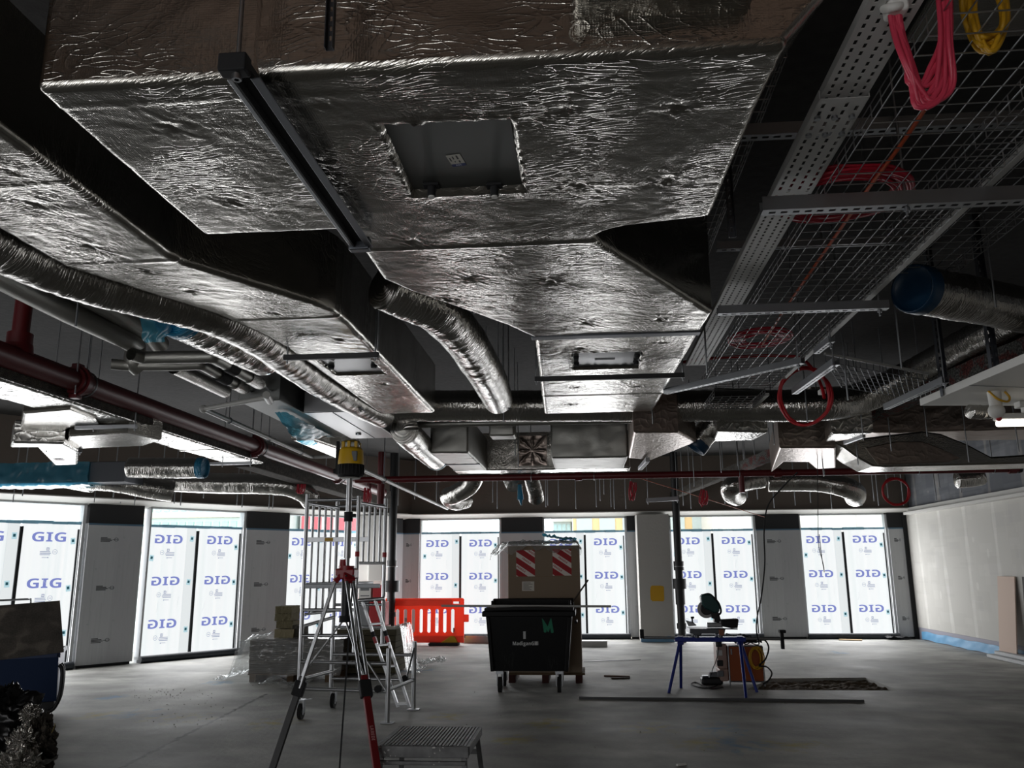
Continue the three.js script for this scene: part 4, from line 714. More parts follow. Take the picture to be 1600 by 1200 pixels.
{
  const P = (x, y, h) => atY(x, y, h);
  trapeze('short slotted bracket lying across the far end of the wire tray', P(1276, 553, 3.1), P(1300, 534, 3.1), 0.04, [0.9]);
  trapeze('slotted bracket behind the hanging red hoop of cable', P(1242, 616, 3.05), P(1307, 570, 3.05), 0.05, [0.95]);
  trapeze('slotted bracket rising to the white suspended board', P(1385, 640, 3.0), P(1478, 598, 3.0), 0.05, [0.98]);
  trapeze('long grey bar running from the narrow duct end up to the wire tray', P(1040, 616, 3.02), P(1255, 568, 3.02), 0.045, [0.97], {});
  trapeze('slim trapeze bar on the straight foil duct behind the thick red pipe', V(-4.52, 2.9, -7.0), V(-3.95, 2.9, -7.0), 0.035, [0.3, 0.97], { slots: false });
  trapeze('slim trapeze bar at the far end of the straight foil duct', V(-4.5, 2.9, -9.7), V(-3.98, 2.9, -9.7), 0.035, [0.3, 0.97], { slots: false });
  trapeze('dark bar carrying the lower foil branch at far left', P(70, 700, 2.83), P(128, 705, 2.83), 0.03, [0.05, 0.95], { slots: false });
  trapeze('tilted bar under the tapering crinkled foil duct', P(1000, 732, 2.85), P(1012, 718, 2.85), 0.05, [0.9], { slots: false });
  trapeze('dark bar under the bright foil duct by the red fuzzy beam', P(1320, 692, 2.9), P(1350, 681, 2.9), 0.035, [0.95], { slots: false });
  trapeze('slotted trapeze low over the windows, centre right', atZ(1010, 785, -15), atZ(1060, 782, -15), 0.07, [0.05, 0.97]);
  for (const [px, x2, label] of [[1463, 1482, 'left steel channel strut holding the white suspended board'], [1536, 1556, 'right steel channel strut holding the white suspended board']]) {
    const t = thing('channel_strut', label, 'hanger'), b = atY(px < 1500 ? 1474 : 1552, px < 1500 ? 612 : 583, 2.99);
    mesh('channel', slotted(V(b.x, 2.95, b.z), V(b.x, SLAB, b.z - 0.001), 0.05, 0.05, 0.06, [0.03, 0.014]), M.galvDark, t);
  }
  const t = thing('channel_strut', 'slotted channel drop beside the widest duct, left of the perforated tray', 'hanger'), b = atY(1144, 372, 3.1); mesh('channel', slotted(V(b.x, 3.1, b.z), V(b.x, SLAB, b.z - 0.001), 0.03, 0.02, 0.04, [0.02, 0.01]), M.galvDark, t);
}
{ // loose drop rods
  const list = [[1556, 480, -5.2], [1409, 575, -5.6], [1325, 625, -6.2], [1262, 660, -7.8], [1105, 585, -5.5], [741, 490, -5.4], [590, 548, -4.95], [140, 470, -3.9], [117, 615, -6], [118, 510, -4.5], [672, 506, -4.9], [735, 586, -6.2], [795, 640, -7.6], [787, 658, -8.0], [1020, 662, -7.8],
    [805, 712, -9.6], [810, 730, -10.3], [1004, 700, -9.4], [1210, 695, -9.3], [1162, 718, -10.2], [1153, 728, -10.5], [1127, 738, -10.8], [1085, 760, -11.6], [1393, 705, -9.2], [1449, 682, -8.8], [1514, 722, -9.6], [1592, 706, -9.4], [1341, 727, -9.8], [1287, 742, -10.4]];
  const far = [[20, 785, -13], [35, 775, -12.5], [126, 782, -14], [147, 785, -14], [177, 777, -13.5], [188, 787, -14.5], [210, 790, -14.5], [252, 770, -13.5], [272, 787, -15], [282, 790, -15], [318, 778, -14], [370, 790, -15.5], [378, 793, -15.5], [390, 762, -13], [420, 795, -16], [426, 795, -16], [508, 768, -14], [648, 780, -15], [622, 790, -16], [682, 785, -15.5], [718, 792, -16.5], [716, 797, -17], [777, 795, -16.5], [770, 785, -16], [853, 792, -16.5], [856, 790, -16], [873, 790, -16.3], [900, 795, -17],
    [932, 792, -16], [938, 782, -15], [944, 772, -14], [955, 792, -16.5], [960, 795, -16.8], [978, 795, -16.9], [1068, 790, -15.5], [1080, 795, -16], [1133, 788, -15.4], [1168, 778, -14.6], [1184, 780, -14.2], [1210, 794, -16], [1243, 790, -15.8], [1267, 785, -15], [1300, 795, -16.5], [1347, 790, -15.5], [1366, 783, -14.6], [1373, 790, -15.2], [1388, 778, -14], [1412, 790, -15.5], [1463, 782, -14.5], [1468, 762, -13], [1502, 770, -13.4]];
  const near = ['before the white suspended board, far right', 'below the dark blue cap', 'right of the small far bracket', 'just left of the hanging red hoop', 'at the right edge of the wide duct end', 'beside the top of the curved flexible duct, left one', 'at the right end of the bar on the sideways-stepping duct', 'across the slim round duct at far left', 'left of the first red pipe coupling', 'right of the red riser at far left', 'between the two largest ducts, before the dark gap', 'across the middle of the curved flexible duct', 'just right of the curved flexible duct end, upper one', 'just right of the curved flexible duct end, lower one', 'under the far corner of the widest duct', 'left one before the star-creased panel', 'right one before the star-creased panel', 'over the grey face right of the star-creased panel', 'under the long crossing duct near the speckled beam', 'left one before the speckled diagonal beam', 'second one before the speckled diagonal beam', 'by the far end of the tapering crinkled duct', 'low over the white column', 'before the arched duct, left of its crown', 'before the arched duct, at its crown', 'before the arched duct, on its falling side', 'below the strip work light at the right edge', 'at the left foot of the arched duct', 'above the low bright duct box at far right'];
  list.forEach(([px, py, z], k) => { const a = atZ(px, py, z); tag(mesh('drop_rod', rod(a, V(a.x, SLAB, z), 0.0065, 0.0065, 6), M.galv), 'threaded steel drop rod ' + near[k], 'rod', 'threaded drop rods among the ducts'); });
  const spots = [[133, 'the leftmost window'], [216, 'the leftmost dark pier'], [382, 'the second window from left'], [449, 'the second dark pier'], [618, 'the window behind the podium'], [655, 'the pier left of the barrier'], [787, 'the window behind the barrier'], [848, 'the pier behind the carton'], [988, 'the window right of the carton'], [1055, 'the white column'], [1181, 'the window behind the saw'], [1246, 'the dark pier right of the saw'], [1388, 'the rightmost window'], [1600, 'the right corner']];
  const nth = ['first', 'second', 'third', 'fourth', 'fifth', 'sixth', 'seventh', 'eighth', 'ninth', 'tenth', 'eleventh'], count = {};
  for (const [px, py, z] of far.slice().sort((p, q) => p[0] - q[0])) { const a = atZ(px, py, z), where = spots.find(([x]) => px < x)[1], n = count[where] = (count[where] || 0) + 1; tag(mesh('drop_rod', rod(a, V(a.x, SLAB, z), 0.009, 0.009, 6), M.galv), `free-ending steel drop rod above ${where}, ${nth[n - 1]} from its left`, 'rod', 'free drop rods above the windows'); }
}
// ---------------------------------------------------------------- cable trays
{
  const t = thing('cable_tray', 'pale perforated steel cable tray running along the right of the widest duct', 'cable tray');
  const a = V(0.925, 3.22, -1.2), b = V(0.925, 3.22, -6.6), k = (z) => V(0.925, 3.22, z);
  mesh('perforated_base', slotted(k(-1.2), k(-2.72), 0.155, 0.03, 0.04, [0.024, 0.011], [-0.055, -0.02, 0.02, 0.055]), M.trayGrey, t);
  mesh('perforated_base', slotted(k(-2.66), k(-3.42), 0.165, 0.035, 0.05, [0.032, 0.012], [-0.06, -0.02, 0.02, 0.06]).translate(0, -0.012, 0), M.trayGrey, t);
  mesh('perforated_base', slotted(k(-3.4), k(-6.6), 0.155, 0.03, 0.04, [0.024, 0.011], [-0.055, -0.02, 0.02, 0.055]), M.trayGrey, t);
  for (const x of [-0.06, 0.0, 0.06]) for (const z of [-2.78, -2.9]) mesh('splice_bolt', rod(V(0.925 + x, 3.21, z), V(0.925 + x, 3.198, z), 0.012, 0.012, 8), M.galv, t);
}
function basket(label, x0, x1, y, z0, z1, nLong, pitch, deep, wr, railRight) {
  const t = thing('wire_basket_tray', label, 'cable tray'), long = [], cross = [];
  for (let i = 0; i < nLong; i++) { const x = x0 + (x1 - x0) * i / (nLong - 1), w = []; for (let k = 0; k <= 6; k++) w.push(V(x + 0.004 * Math.sin(k * 2 + i), y + 0.003 * Math.sin(k * 3 + i), z0 + (z1 - z0) * k / 6)); long.push(rod(w[0], w[6], wr, wr, 5)); }
  for (const yy of [deep * 0.5, deep]) for (const x of [x0, x1]) long.push(rod(V(x, y + yy, z0), V(x, y + yy, z1), wr, wr, 5));
  for (let z = z0; z > z1; z -= pitch) cross.push(rod(V(x0, y - wr, z), V(x1, y - wr, z), wr, wr, 5), rod(V(x0, y, z), V(x0, y + deep, z), wr, wr, 5), rod(V(x1, y, z), V(x1, y + deep, z), wr, wr, 5));
  mesh('lengthwise_wires', long, M.wire, t).userData.kind = 'stuff';
  mesh('cross_wires', cross, M.wire, t).userData.kind = 'stuff';
  if (railRight) mesh('side_rail', bar(V(x1 + 0.02, y + 0.01, z0), V(x1 + 0.02, y + 0.01, z1), 0.035, 0.025, 0.004), M.pvcGrey, t);
  return t;
}
basket('wide wire basket tray beside the perforated tray, carrying the red cable coil', 1.06, 1.70, 3.19, -1.6, -7.4, 10, 0.1, 0.07, 0.0026, true);
basket('wire basket tray higher up between the perforated tray and the widest duct', 0.62, 0.84, 3.6, -3.0, -7.0, 5, 0.1, 0.06, 0.0028, false);
basket('wire basket tray in the top right corner over the yellow cable', 1.75, 2.35, 3.42, -1.4, -5.2, 8, 0.1, 0.08, 0.0028, false);
basket('distant wire basket tray crossing behind the red hoop of cable', 1.2, 1.65, 3.14, -7.5, -9.6, 7, 0.1, 0.06, 0.004, true).rotation.set(0, 0, 0);
{
  const t = thing('wire_basket_tray', 'wire basket tray over the shiny duct curve, left of the white board', 'cable tray'), A = atY(1290, 565, 3.1), B = atY(1315, 605, 3.1), C = atY(1452, 595, 3.1), w = [], n = 6, dx = C.clone().sub(A), dz = B.clone().sub(A);
  for (let i = 0; i <= n; i++) { const p = A.clone().addScaledVector(dz, i / n); w.push(rod(p, p.clone().add(dx), 0.003, 0.003, 5)); }
  for (let i = 0; i <= 16; i++) { const p = A.clone().addScaledVector(dx, i / 16); w.push(rod(p, p.clone().add(dz), 0.003, 0.003, 5), rod(p, p.clone().add(V(0, 0.06, 0)), 0.003, 0.003, 5), rod(p.clone().add(dz), p.clone().add(dz).add(V(0, 0.06, 0)), 0.003, 0.003, 5)); }
  mesh('wire_mesh', w, M.galvDark, t).userData.kind = 'stuff'; mesh('side_rail', bar(A.clone().add(V(0, 0.06, 0)), A.clone().add(dx).add(V(0, 0.06, 0)), 0.02, 0.02, 0.003), M.pvcGrey, t);
}
// ---------------------------------------------------------------- cables
{ // orange run in the basket
  tag(mesh('cable', tube([[1480, 118], [1412, 220], [1360, 290], [1322, 345], [1270, 420], [1222, 490], [1190, 540]].map(([a, b]) => atY(a, b, 3.22)), 0.008, 80, 8), M.orangeCable), 'orange cable laid lengthwise in the wide wire basket tray', 'cable');
  tag(mesh('cable', tube([[1065, 566], [1110, 560], [1180, 556], [1225, 556], [1252, 560], [1272, 580], [1284, 605], [1288, 622]].map(([a, b], i) => atZ(a, b, -7.2 + i * 0.05)), 0.013, 60, 8), M.redBright), 'red cable sweeping along the tray and down to the hanging red hoop', 'cable');
}
function hoop(name, label, centrePx, z, rx, ry, n, r, mat, spread, tilt = 0) { // cable coil hanging as an oval of n turns
  const t = thing(name, label, 'cable coil'), c = atZ(...centrePx, z);
  for (let k = 0; k < n; k++) { const pts = [], a = rx * (1 + spread * rr(-1, 1)), b = ry * (1 + spread * rr(-1, 1)), ox = rr(-1, 1) * spread * rx * 0.5, oy = rr(-1, 1) * spread * ry * 0.5, ph = rr(0, 6); for (let i = 0; i < 14; i++) { const th = i / 14 * Math.PI * 2; pts.push(V(c.x + ox + a * Math.cos(th) + 0.01 * Math.sin(3 * th + ph), c.y + oy + b * Math.sin(th), c.z + rr(-1, 1) * r * 1.5 + tilt * Math.cos(th))); } mesh('turn', tube(pts, r, 70, 7, true), mat, t); }
  return t;
}
{
  const t = hoop('cable_coil', 'round red cable coil hanging like a hoop before the long crossing duct', [1257, 620], -7.0, 0.178, 0.24, 5, 0.010, M.redBright, 0.07, 0.1);
  const p = atZ(1284, 612, -6.95); mesh('white_tie', box(p.x - 0.02, p.x + 0.03, p.y - 0.02, p.y + 0.02, p.z - 0.05, p.z + 0.02, 0.006), M.white, t);
}
{ // loops of pink-red cable hanging from the top edge
  const t = thing('cable_coil', 'big hank of pinkish red cable hanging at the top edge, taped in white', 'cable coil'), z = -2.2;
  const P = (x, y, d = 0) => atZ(x, y, z + d);
  for (let k = 0; k < 13; k++) {
    const o = rr(-1, 1), q = rr(-1, 1), low = 128 + rr(0, 34), xm = 1440 + rr(-14, 22);
    mesh('turn', tube([P(1388 + o * 5, -90), P(1394 + o * 8, -20, rr(-0.02, 0.02)), P(1402 + o * 8, 45), P(1418 + o * 7, 95, rr(-0.03, 0.03)), P(xm - 12, low), P(xm + 8, low + 4), P(xm + 26 + q * 5, low - 22), P(1478 + q * 9, 60, rr(-0.03, 0.03)), P(1476 + q * 11, -10), P(1472 + q * 12, -90)], 0.0072, 70, 7), M.pinkCable, t);
  }
  mesh('white_tape', tube([P(1381, 14), P(1392, 12, 0.03), P(1404, 10, 0.03), P(1414, 8)], 0.013, 10, 10), M.white, t); mesh('white_tape', box(P(1383, 20).x, P(1416, 20).x, P(1400, 26).y, P(1400, 0).y, z - 0.03, z + 0.035, 0.012), M.white, t);
  const s = thing('cable_coil', 'hank of yellow cable hanging in the top right corner', 'cable coil');
  for (let k = 0; k < 10; k++) { const o = rr(-1, 1), q = rr(-1, 1), low = 55 + rr(0, 26), zz = -2.35, R = (x, y) => atZ(x, y, zz + rr(-0.04, 0.04)); mesh('turn', tube([R(1520 + o * 14, -80), R(1512 + o * 12, 0), R(1518 + o * 10, 40), R(1535 + o * 8, low), R(1556 + q * 8, low - 4), R(1570 + q * 8, 30), R(1560 + q * 14, -30), R(1555 + q * 14, -90)], 0.0075, 50, 7), M.yellowCable, s); }
}
{ // red coil lying on the basket, seen from below
  const t = thing('cable_coil', 'red cable coil lying flat on the wide wire basket tray', 'cable coil'), c = atY(1312, 300, 3.26);
  for (let k = 0; k < 16; k++) { const pts = [], a = 0.30 - 0.012 * (k % 8), b = 0.27 - 0.012 * (k % 8), y = 3.235 + 0.018 * Math.floor(k / 8); for (let i = 0; i < 16; i++) { const th = i / 16 * 6.2832; pts.push(V(c.x + a * Math.cos(th) + rr(-0.006, 0.006), y + rr(-0.004, 0.004), c.z + b * Math.sin(th) + rr(-0.006, 0.006))); } mesh('turn', tube(pts, 0.008, 60, 6, true), M.redCable, t); }
  const s = thing('cable_coil', 'dim red cable coil farther along the wide wire basket tray', 'cable coil'), d = atY(1165, 527, 3.24);
  for (let k = 0; k < 10; k++) { const pts = []; for (let i = 0; i < 14; i++) { const th = i / 14 * 6.2832; pts.push(V(d.x + 0.1 + (0.22 - 0.012 * k) * Math.cos(th), 3.225 + rr(-0.004, 0.01), d.z + (0.26 - 0.014 * k) * Math.sin(th))); } mesh('turn', tube(pts, 0.008, 40, 6, true), M.redCable, s); }
  hoop('cable_coil', 'small orange-red cable coil peeking behind the end of the sideways-stepping duct', [516, 628], -8.2, 0.085, 0.12, 5, 0.009, M.orangeCable, 0.12);
  { const t = hoop('cable_coil', 'thin red cable hoop hanging over the rightmost window', [1400, 768], -13.5, 0.2, 0.2, 4, 0.012, M.redBright, 0.06), c = atZ(1400, 768, -13.5); mesh('hook', rod(V(c.x, c.y + 0.19, c.z), V(c.x, SLAB, c.z), 0.005, 0.005, 6), M.galv, t); }
  const H = (label, px, py, z, h) => { const t = thing('cable_bundle', label, 'cable'); for (let k = 0; k < 4; k++) { const a = atZ(px + rr(-3, 3), py, z), b = a.clone().add(V(rr(-0.04, 0.04), -h * rr(0.8, 1.1), rr(-0.03, 0.03))), c = a.clone().add(V(rr(0.03, 0.07), -0.02, 0)); mesh('loop', tube([a, b.clone().lerp(a, 0.4).add(V(-0.02, 0, 0)), b, b.clone().lerp(c, 0.5).add(V(0.03, 0, 0)), c], 0.010, 24, 6), M.redCable, t); } mesh('tie', rod(atZ(px, py, z), atZ(px, py, z).setY(SLAB), 0.004, 0.004, 5), M.galv, t); };
  H('red cable loops tied up over the scaffold, left bunch', 470, 746, -12.6, 0.24); H('red cable loops tied up behind the laser pole, right bunch', 572, 762, -13.4, 0.3); H('red cable loops hanging in the middle above the windows', 985, 752, -14, 0.3); H('red cable loops on the right above the windows, by the foil outlet', 1098, 765, -14, 0.25);
}
{ // black flex dropping from the ceiling to the saw
  tag(mesh('power_cable', tube([[1246, 738, -11], [1222, 762, -11.2], [1200, 790, -11.4], [1194, 830, -11.5], [1195, 880, -11.5], [1190, 930, -11.6], [1183, 965, -11.7], [1182, 985, -11.7], [1186, 1005, -11.8]].map((p) => atZ(...p)), 0.010, 90, 6), M.blackSoft), 'black power cable dropping from the ceiling towards the mitre saw', 'cable');
  tag(mesh('power_cable', tube([[1275, 600, -10], [1277, 700, -10], [1278, 800, -10], [1279, 850, -10], [1286, 880, -10], [1288, 894, -10], [1284, 870, -10.02], [1280, 835, -10.02]].map((p) => atZ(...p)), 0.004, 80, 6), M.blackSoft), 'thin grey wire hanging in a loop before the rightmost windows', 'cable');
  tag(mesh('guy_wire', rod(atZ(970, 738, -12.2), atZ(1195, 808, -16), 0.006, 0.006, 6), M.orangeCable), 'thin slack orange wire slanting under the red cross pipe', 'cable');
}
// ---------------------------------------------------------------- white suspended board, lamp and detector
{
  const t = thing('suspended_board', 'white plasterboard raft hung at the right edge', 'ceiling board'), p = [atY(1640, 550, 2.95), atY(1438, 634, 2.95), atY(1600, 634, 2.95), atY(1760, 634, 2.95), atY(1900, 560, 2.95)];
  mesh('board', ductPrism(p, 2.95, 3.01, 0.003), M.white, t);
  mesh('board_joint', bar(p[1].clone().lerp(p[0], 0.45).setY(2.949), p[3].clone().lerp(p[4], 0.35).setY(2.949), 0.006, 0.003), M.grey, t);
  const s = thing('work_light', 'glowing strip work light fixed under the white board at the right edge', 'lamp'), c = atY(1588, 656, 2.8);
  mesh('housing', box(c.x - 0.16, c.x + 0.4, c.y + 0.0, c.y + 0.05, c.z - 0.06, c.z + 0.06, 0.012), M.white, s);
  mesh('lamp_lens', box(c.x - 0.15, c.x + 0.39, c.y - 0.05, c.y + 0.0, c.z - 0.05, c.z + 0.05, 0.015), new THREE.MeshStandardMaterial({ color: 0xffffff, emissive: 0xfff6e6, emissiveIntensity: 3, roughness: 0.5 }), s);
  mesh('bracket', [box(c.x + 0.06, c.x + 0.14, c.y + 0.03, 2.952, c.z - 0.03, c.z + 0.03, 0.004), box(c.x + 0.02, c.x + 0.18, 2.9, 2.95, c.z - 0.05, c.z + 0.05, 0.006)], M.white, s);
  const l = new THREE.RectAreaLight(0xfff3e0, LAMP_LIGHT, 0.5, 0.09); l.name = 'work_light'; l.position.set(c.x + 0.12, c.y - 0.055, c.z); l.rotation.x = -Math.PI / 2; scene.add(l);
  const d = thing('smoke_detector', 'round white detector with a red dot and yellow lead beside the strip light', 'detector'), e = atY(1557, 642, 2.8);
  mesh('detector_body', [new THREE.SphereGeometry(0.06, 20, 14).translate(e.x, e.y + 0.0, e.z), rod(V(e.x, e.y + 0.04, e.z), V(e.x, 2.952, e.z), 0.045, 0.05, 16)], M.white, d);
  mesh('indicator', new THREE.SphereGeometry(0.022, 12, 8).translate(e.x + 0.01, e.y - 0.06, e.z), M.redBright, d);
  mesh('lead', tube([V(e.x - 0.06, 2.95, e.z + 0.04), V(e.x - 0.02, e.y + 0.08, e.z + 0.08), V(e.x + 0.06, e.y + 0.06, e.z + 0.06), V(e.x + 0.1, e.y + 0.1, e.z + 0.02), V(e.x + 0.08, 2.95, e.z)], 0.009, 30, 7), M.yellowCable, d);
  tag(mesh('foil_stub', roundDuct([atY(1515, 643, 2.86), atY(1535, 644, 2.86), atY(1560, 642, 2.87)], 0.055, { seg: 16, seed: 141 }), M.foilRound), 'small foil-wrapped stub under the white board, left of the detector', 'air duct');
}

// ---------------------------------------------------------------- things on the floor
const G = (px, py) => atY(px, py, 0);
function frustum(b, t) {                                 // b, t: [x0, x1, z0, z1, y]; open shapes are made of several
  const c = ([x0, x1, z0, z1, y]) => [[x0, y, z1], [x1, y, z1], [x1, y, z0], [x0, y, z0]], B = c(b), T = c(t), pos = [], q = (a, bb, cc, d) => pos.push(...a, ...bb, ...cc, ...a, ...cc, ...d);
  for (let i = 0; i < 4; i++) { const j = (i + 1) % 4; q(B[i], B[j], T[j], T[i]); }
  q(T[0], T[1], T[2], T[3]); q(B[3], B[2], B[1], B[0]);
  const g = new THREE.BufferGeometry(); g.setAttribute('position', new THREE.Float32BufferAttribute(pos, 3)); g.computeVertexNormals(); return metreUV(g);
}
function fitUV(g, x0, x1, y0, y1) { const p = g.attributes.position, f = new Float32Array(p.count * 2); for (let i = 0; i < p.count; i++) { f[2 * i] = (p.getX(i) - x0) / (x1 - x0); f[2 * i + 1] = (p.getY(i) - y0) / (y1 - y0); } g.setAttribute('uv', new THREE.BufferAttribute(f, 2)); return g; }
function crumple(w, h, n, fold, seed, drop) {            // loose sheet in its own plane x,z; drop(u, v) gives the height
  const g = new THREE.PlaneGeometry(w, h, n, Math.max(4, Math.round(n * h / w))).rotateX(-Math.PI / 2), p = g.attributes.position;
  for (let i = 0; i < p.count; i++) { const x = p.getX(i), z = p.getZ(i); p.setXYZ(i, x + fold * 0.6 * noise2(x * 9 + seed, z * 9 + 5, seed), drop(x / w + 0.5, z / h + 0.5) + fold * (noise2(x * 6 + seed, z * 6 + 9, seed) + 0.8 * ridge(noise2(x * 11 + seed, z * 12 + 9, seed + 2), 3) + 0.4 * noise2(x * 25, z * 25, seed + 1)), z + fold * 0.6 * noise2(x * 8 + 5, z * 9 + seed, seed + 3)); }
  g.computeVertexNormals(); return g;
}
// --- wheeled bins
function wheelieBin(label, x, z, print) {
  const t = thing('wheeled_bin', label, 'bin', [x, 0, z]), W = 1.18, D = 0.78, y0 = 0.27, y1 = 1.06, plastic = new THREE.MeshPhysicalMaterial({ color: 0x0a0a0b, roughness: 0.5, specularIntensity: 0.35 });
  mesh('tub', [frustum([-W / 2 + 0.07, W / 2 - 0.07, -D + 0.1, -0.05, y0], [-W / 2, W / 2, -D, 0, y1 - 0.07])], plastic, t);
  mesh('rim', [box(-W / 2 - 0.05, W / 2 + 0.05, y1 - 0.075, y1, -0.02, 0.035, 0.015), box(-W / 2 - 0.05, W / 2 + 0.05, y1 - 0.075, y1, -D - 0.03, -D + 0.02, 0.015), box(-W / 2 - 0.05, -W / 2 + 0.01, y1 - 0.075, y1, -D, 0.02, 0.015), box(W / 2 - 0.01, W / 2 + 0.05, y1 - 0.075, y1, -D, 0.02, 0.015)], plastic, t);
  const g = new THREE.BoxGeometry(W + 0.04, 0.035, D, 24, 1, 14), p = g.attributes.position; for (let i = 0; i < p.count; i++) p.setY(i, p.getY(i) + y1 + 0.02 + 0.012 * Math.cos(p.getX(i) / W * 3)); g.translate(0, 0, -D / 2); g.computeVertexNormals();
  mesh('lid', metreUV(g), plastic, t);
  for (const s of [-1, 1]) mesh('corner_rib', bar(V(s * (W / 2 - 0.09), y0, 0.0), V(s * (W / 2 - 0.03), y1 - 0.08, 0.012), 0.05, 0.03, 0.01), plastic, t);
  mesh('side_handle', [rod(V(W / 2 + 0.05, 0.9, -0.15), V(W / 2 + 0.05, 0.9, -D + 0.15), 0.02, 0.02, 10)], plastic, t);
  mesh('rear_hood', [box(-W / 2 + 0.02, W / 2 + 0.02, y1 + 0.01, y1 + 0.14, -D - 0.02, -D + 0.05, 0.015), box(-W / 2 + 0.02, -W / 2 + 0.05, y1, y1 + 0.12, -D, -D + 0.3, 0.01), box(W / 2 - 0.05, W / 2 - 0.02, y1, y1 + 0.12, -D, -D + 0.3, 0.01)], plastic, t);
  for (const [wx, wz] of [[-0.4, -0.04], [0.4, -0.04], [-0.4, -0.62], [0.4, -0.62]]) {
    const c = mesh('castor', [rod(V(wx - 0.025, 0.1, wz), V(wx + 0.025, 0.1, wz), 0.1, 0.1, 22)], M.rubber, t);
    mesh('fork', [box(wx - 0.045, wx - 0.033, 0.08, 0.25, wz - 0.03, wz + 0.03), box(wx + 0.033, wx + 0.045, 0.08, 0.25, wz - 0.03, wz + 0.03), box(wx - 0.05, wx + 0.05, 0.24, y0 + 0.005, wz - 0.05, wz + 0.05)], M.galv, c);
  }
  if (print) {
    const tex = canvasTexture(1024, 640, (c, w, h) => {
      c.fillStyle = '#0f1011'; c.fillRect(0, 0, w, h);
      for (let k = 0; k < 240; k++) { c.globalAlpha = 0.05 + 0.1 * rnd(); c.fillStyle = rnd() < 0.4 ? '#4a4f50' : '#050505'; c.fillRect(rnd() * w, rnd() * h, rr(1, 4), rr(4, 70)); }
      for (let k = 0; k < 60; k++) { c.globalAlpha = 0.16; c.fillStyle = '#7f8380'; c.fillRect(rr(120, 300), rr(410, 600), rr(2, 7), rr(10, 80)); c.fillRect(rr(720, 900), rr(470, 620), rr(1, 5), rr(10, 80)); }
      c.globalAlpha = 1; c.fillStyle = '#d9dbda'; for (const dx of [-16, -4, 8]) c.fillRect(450 + dx, 170, 9, 96);
      c.textAlign = 'center'; c.font = 'bold 62px sans-serif'; c.fillText('MadiganGill', 462, 345);
      for (let k = 0; k < 7; k++) c.fillRect(589 + k * 5, 300, 3, 44);
      c.fillStyle = '#2f7a5e'; c.strokeStyle = '#2f7a5e'; c.lineCap = 'round'; for (let k = 0; k < 26; k++) { c.globalAlpha = 0.35; c.lineWidth = rr(14, 34); c.beginPath(); const o = rr(-6, 6); c.moveTo(735 + o, 170); c.lineTo(722 + o, 70); c.lineTo(775 + o, 150); c.lineTo(812 + o, 60); c.lineTo(832 + o, 175); c.stroke(); }
      c.globalAlpha = 1;
    });
    const W2 = W - 0.16, fp = new THREE.PlaneGeometry(W2, y1 - y0 - 0.12).rotateX(Math.atan2(0.05, y1 - y0 - 0.07)).translate(0, (y0 + y1) / 2 - 0.03, -0.022);
    mesh('printed_front', fp, new THREE.MeshPhysicalMaterial({ color: 0xffffff, roughness: 0.5, specularIntensity: 0.3, map: tex }), t);
  }
  return t;
}
const binA = [G(780, 1081), G(869, 1082.5)], bx = (binA[0].x + binA[1].x) / 2 + 0.03, bz = (binA[0].z + binA[1].z) / 2 + 0.04;
wheelieBin('black wheeled bin with white lettering and a green paint smear on its front', bx, bz, true);
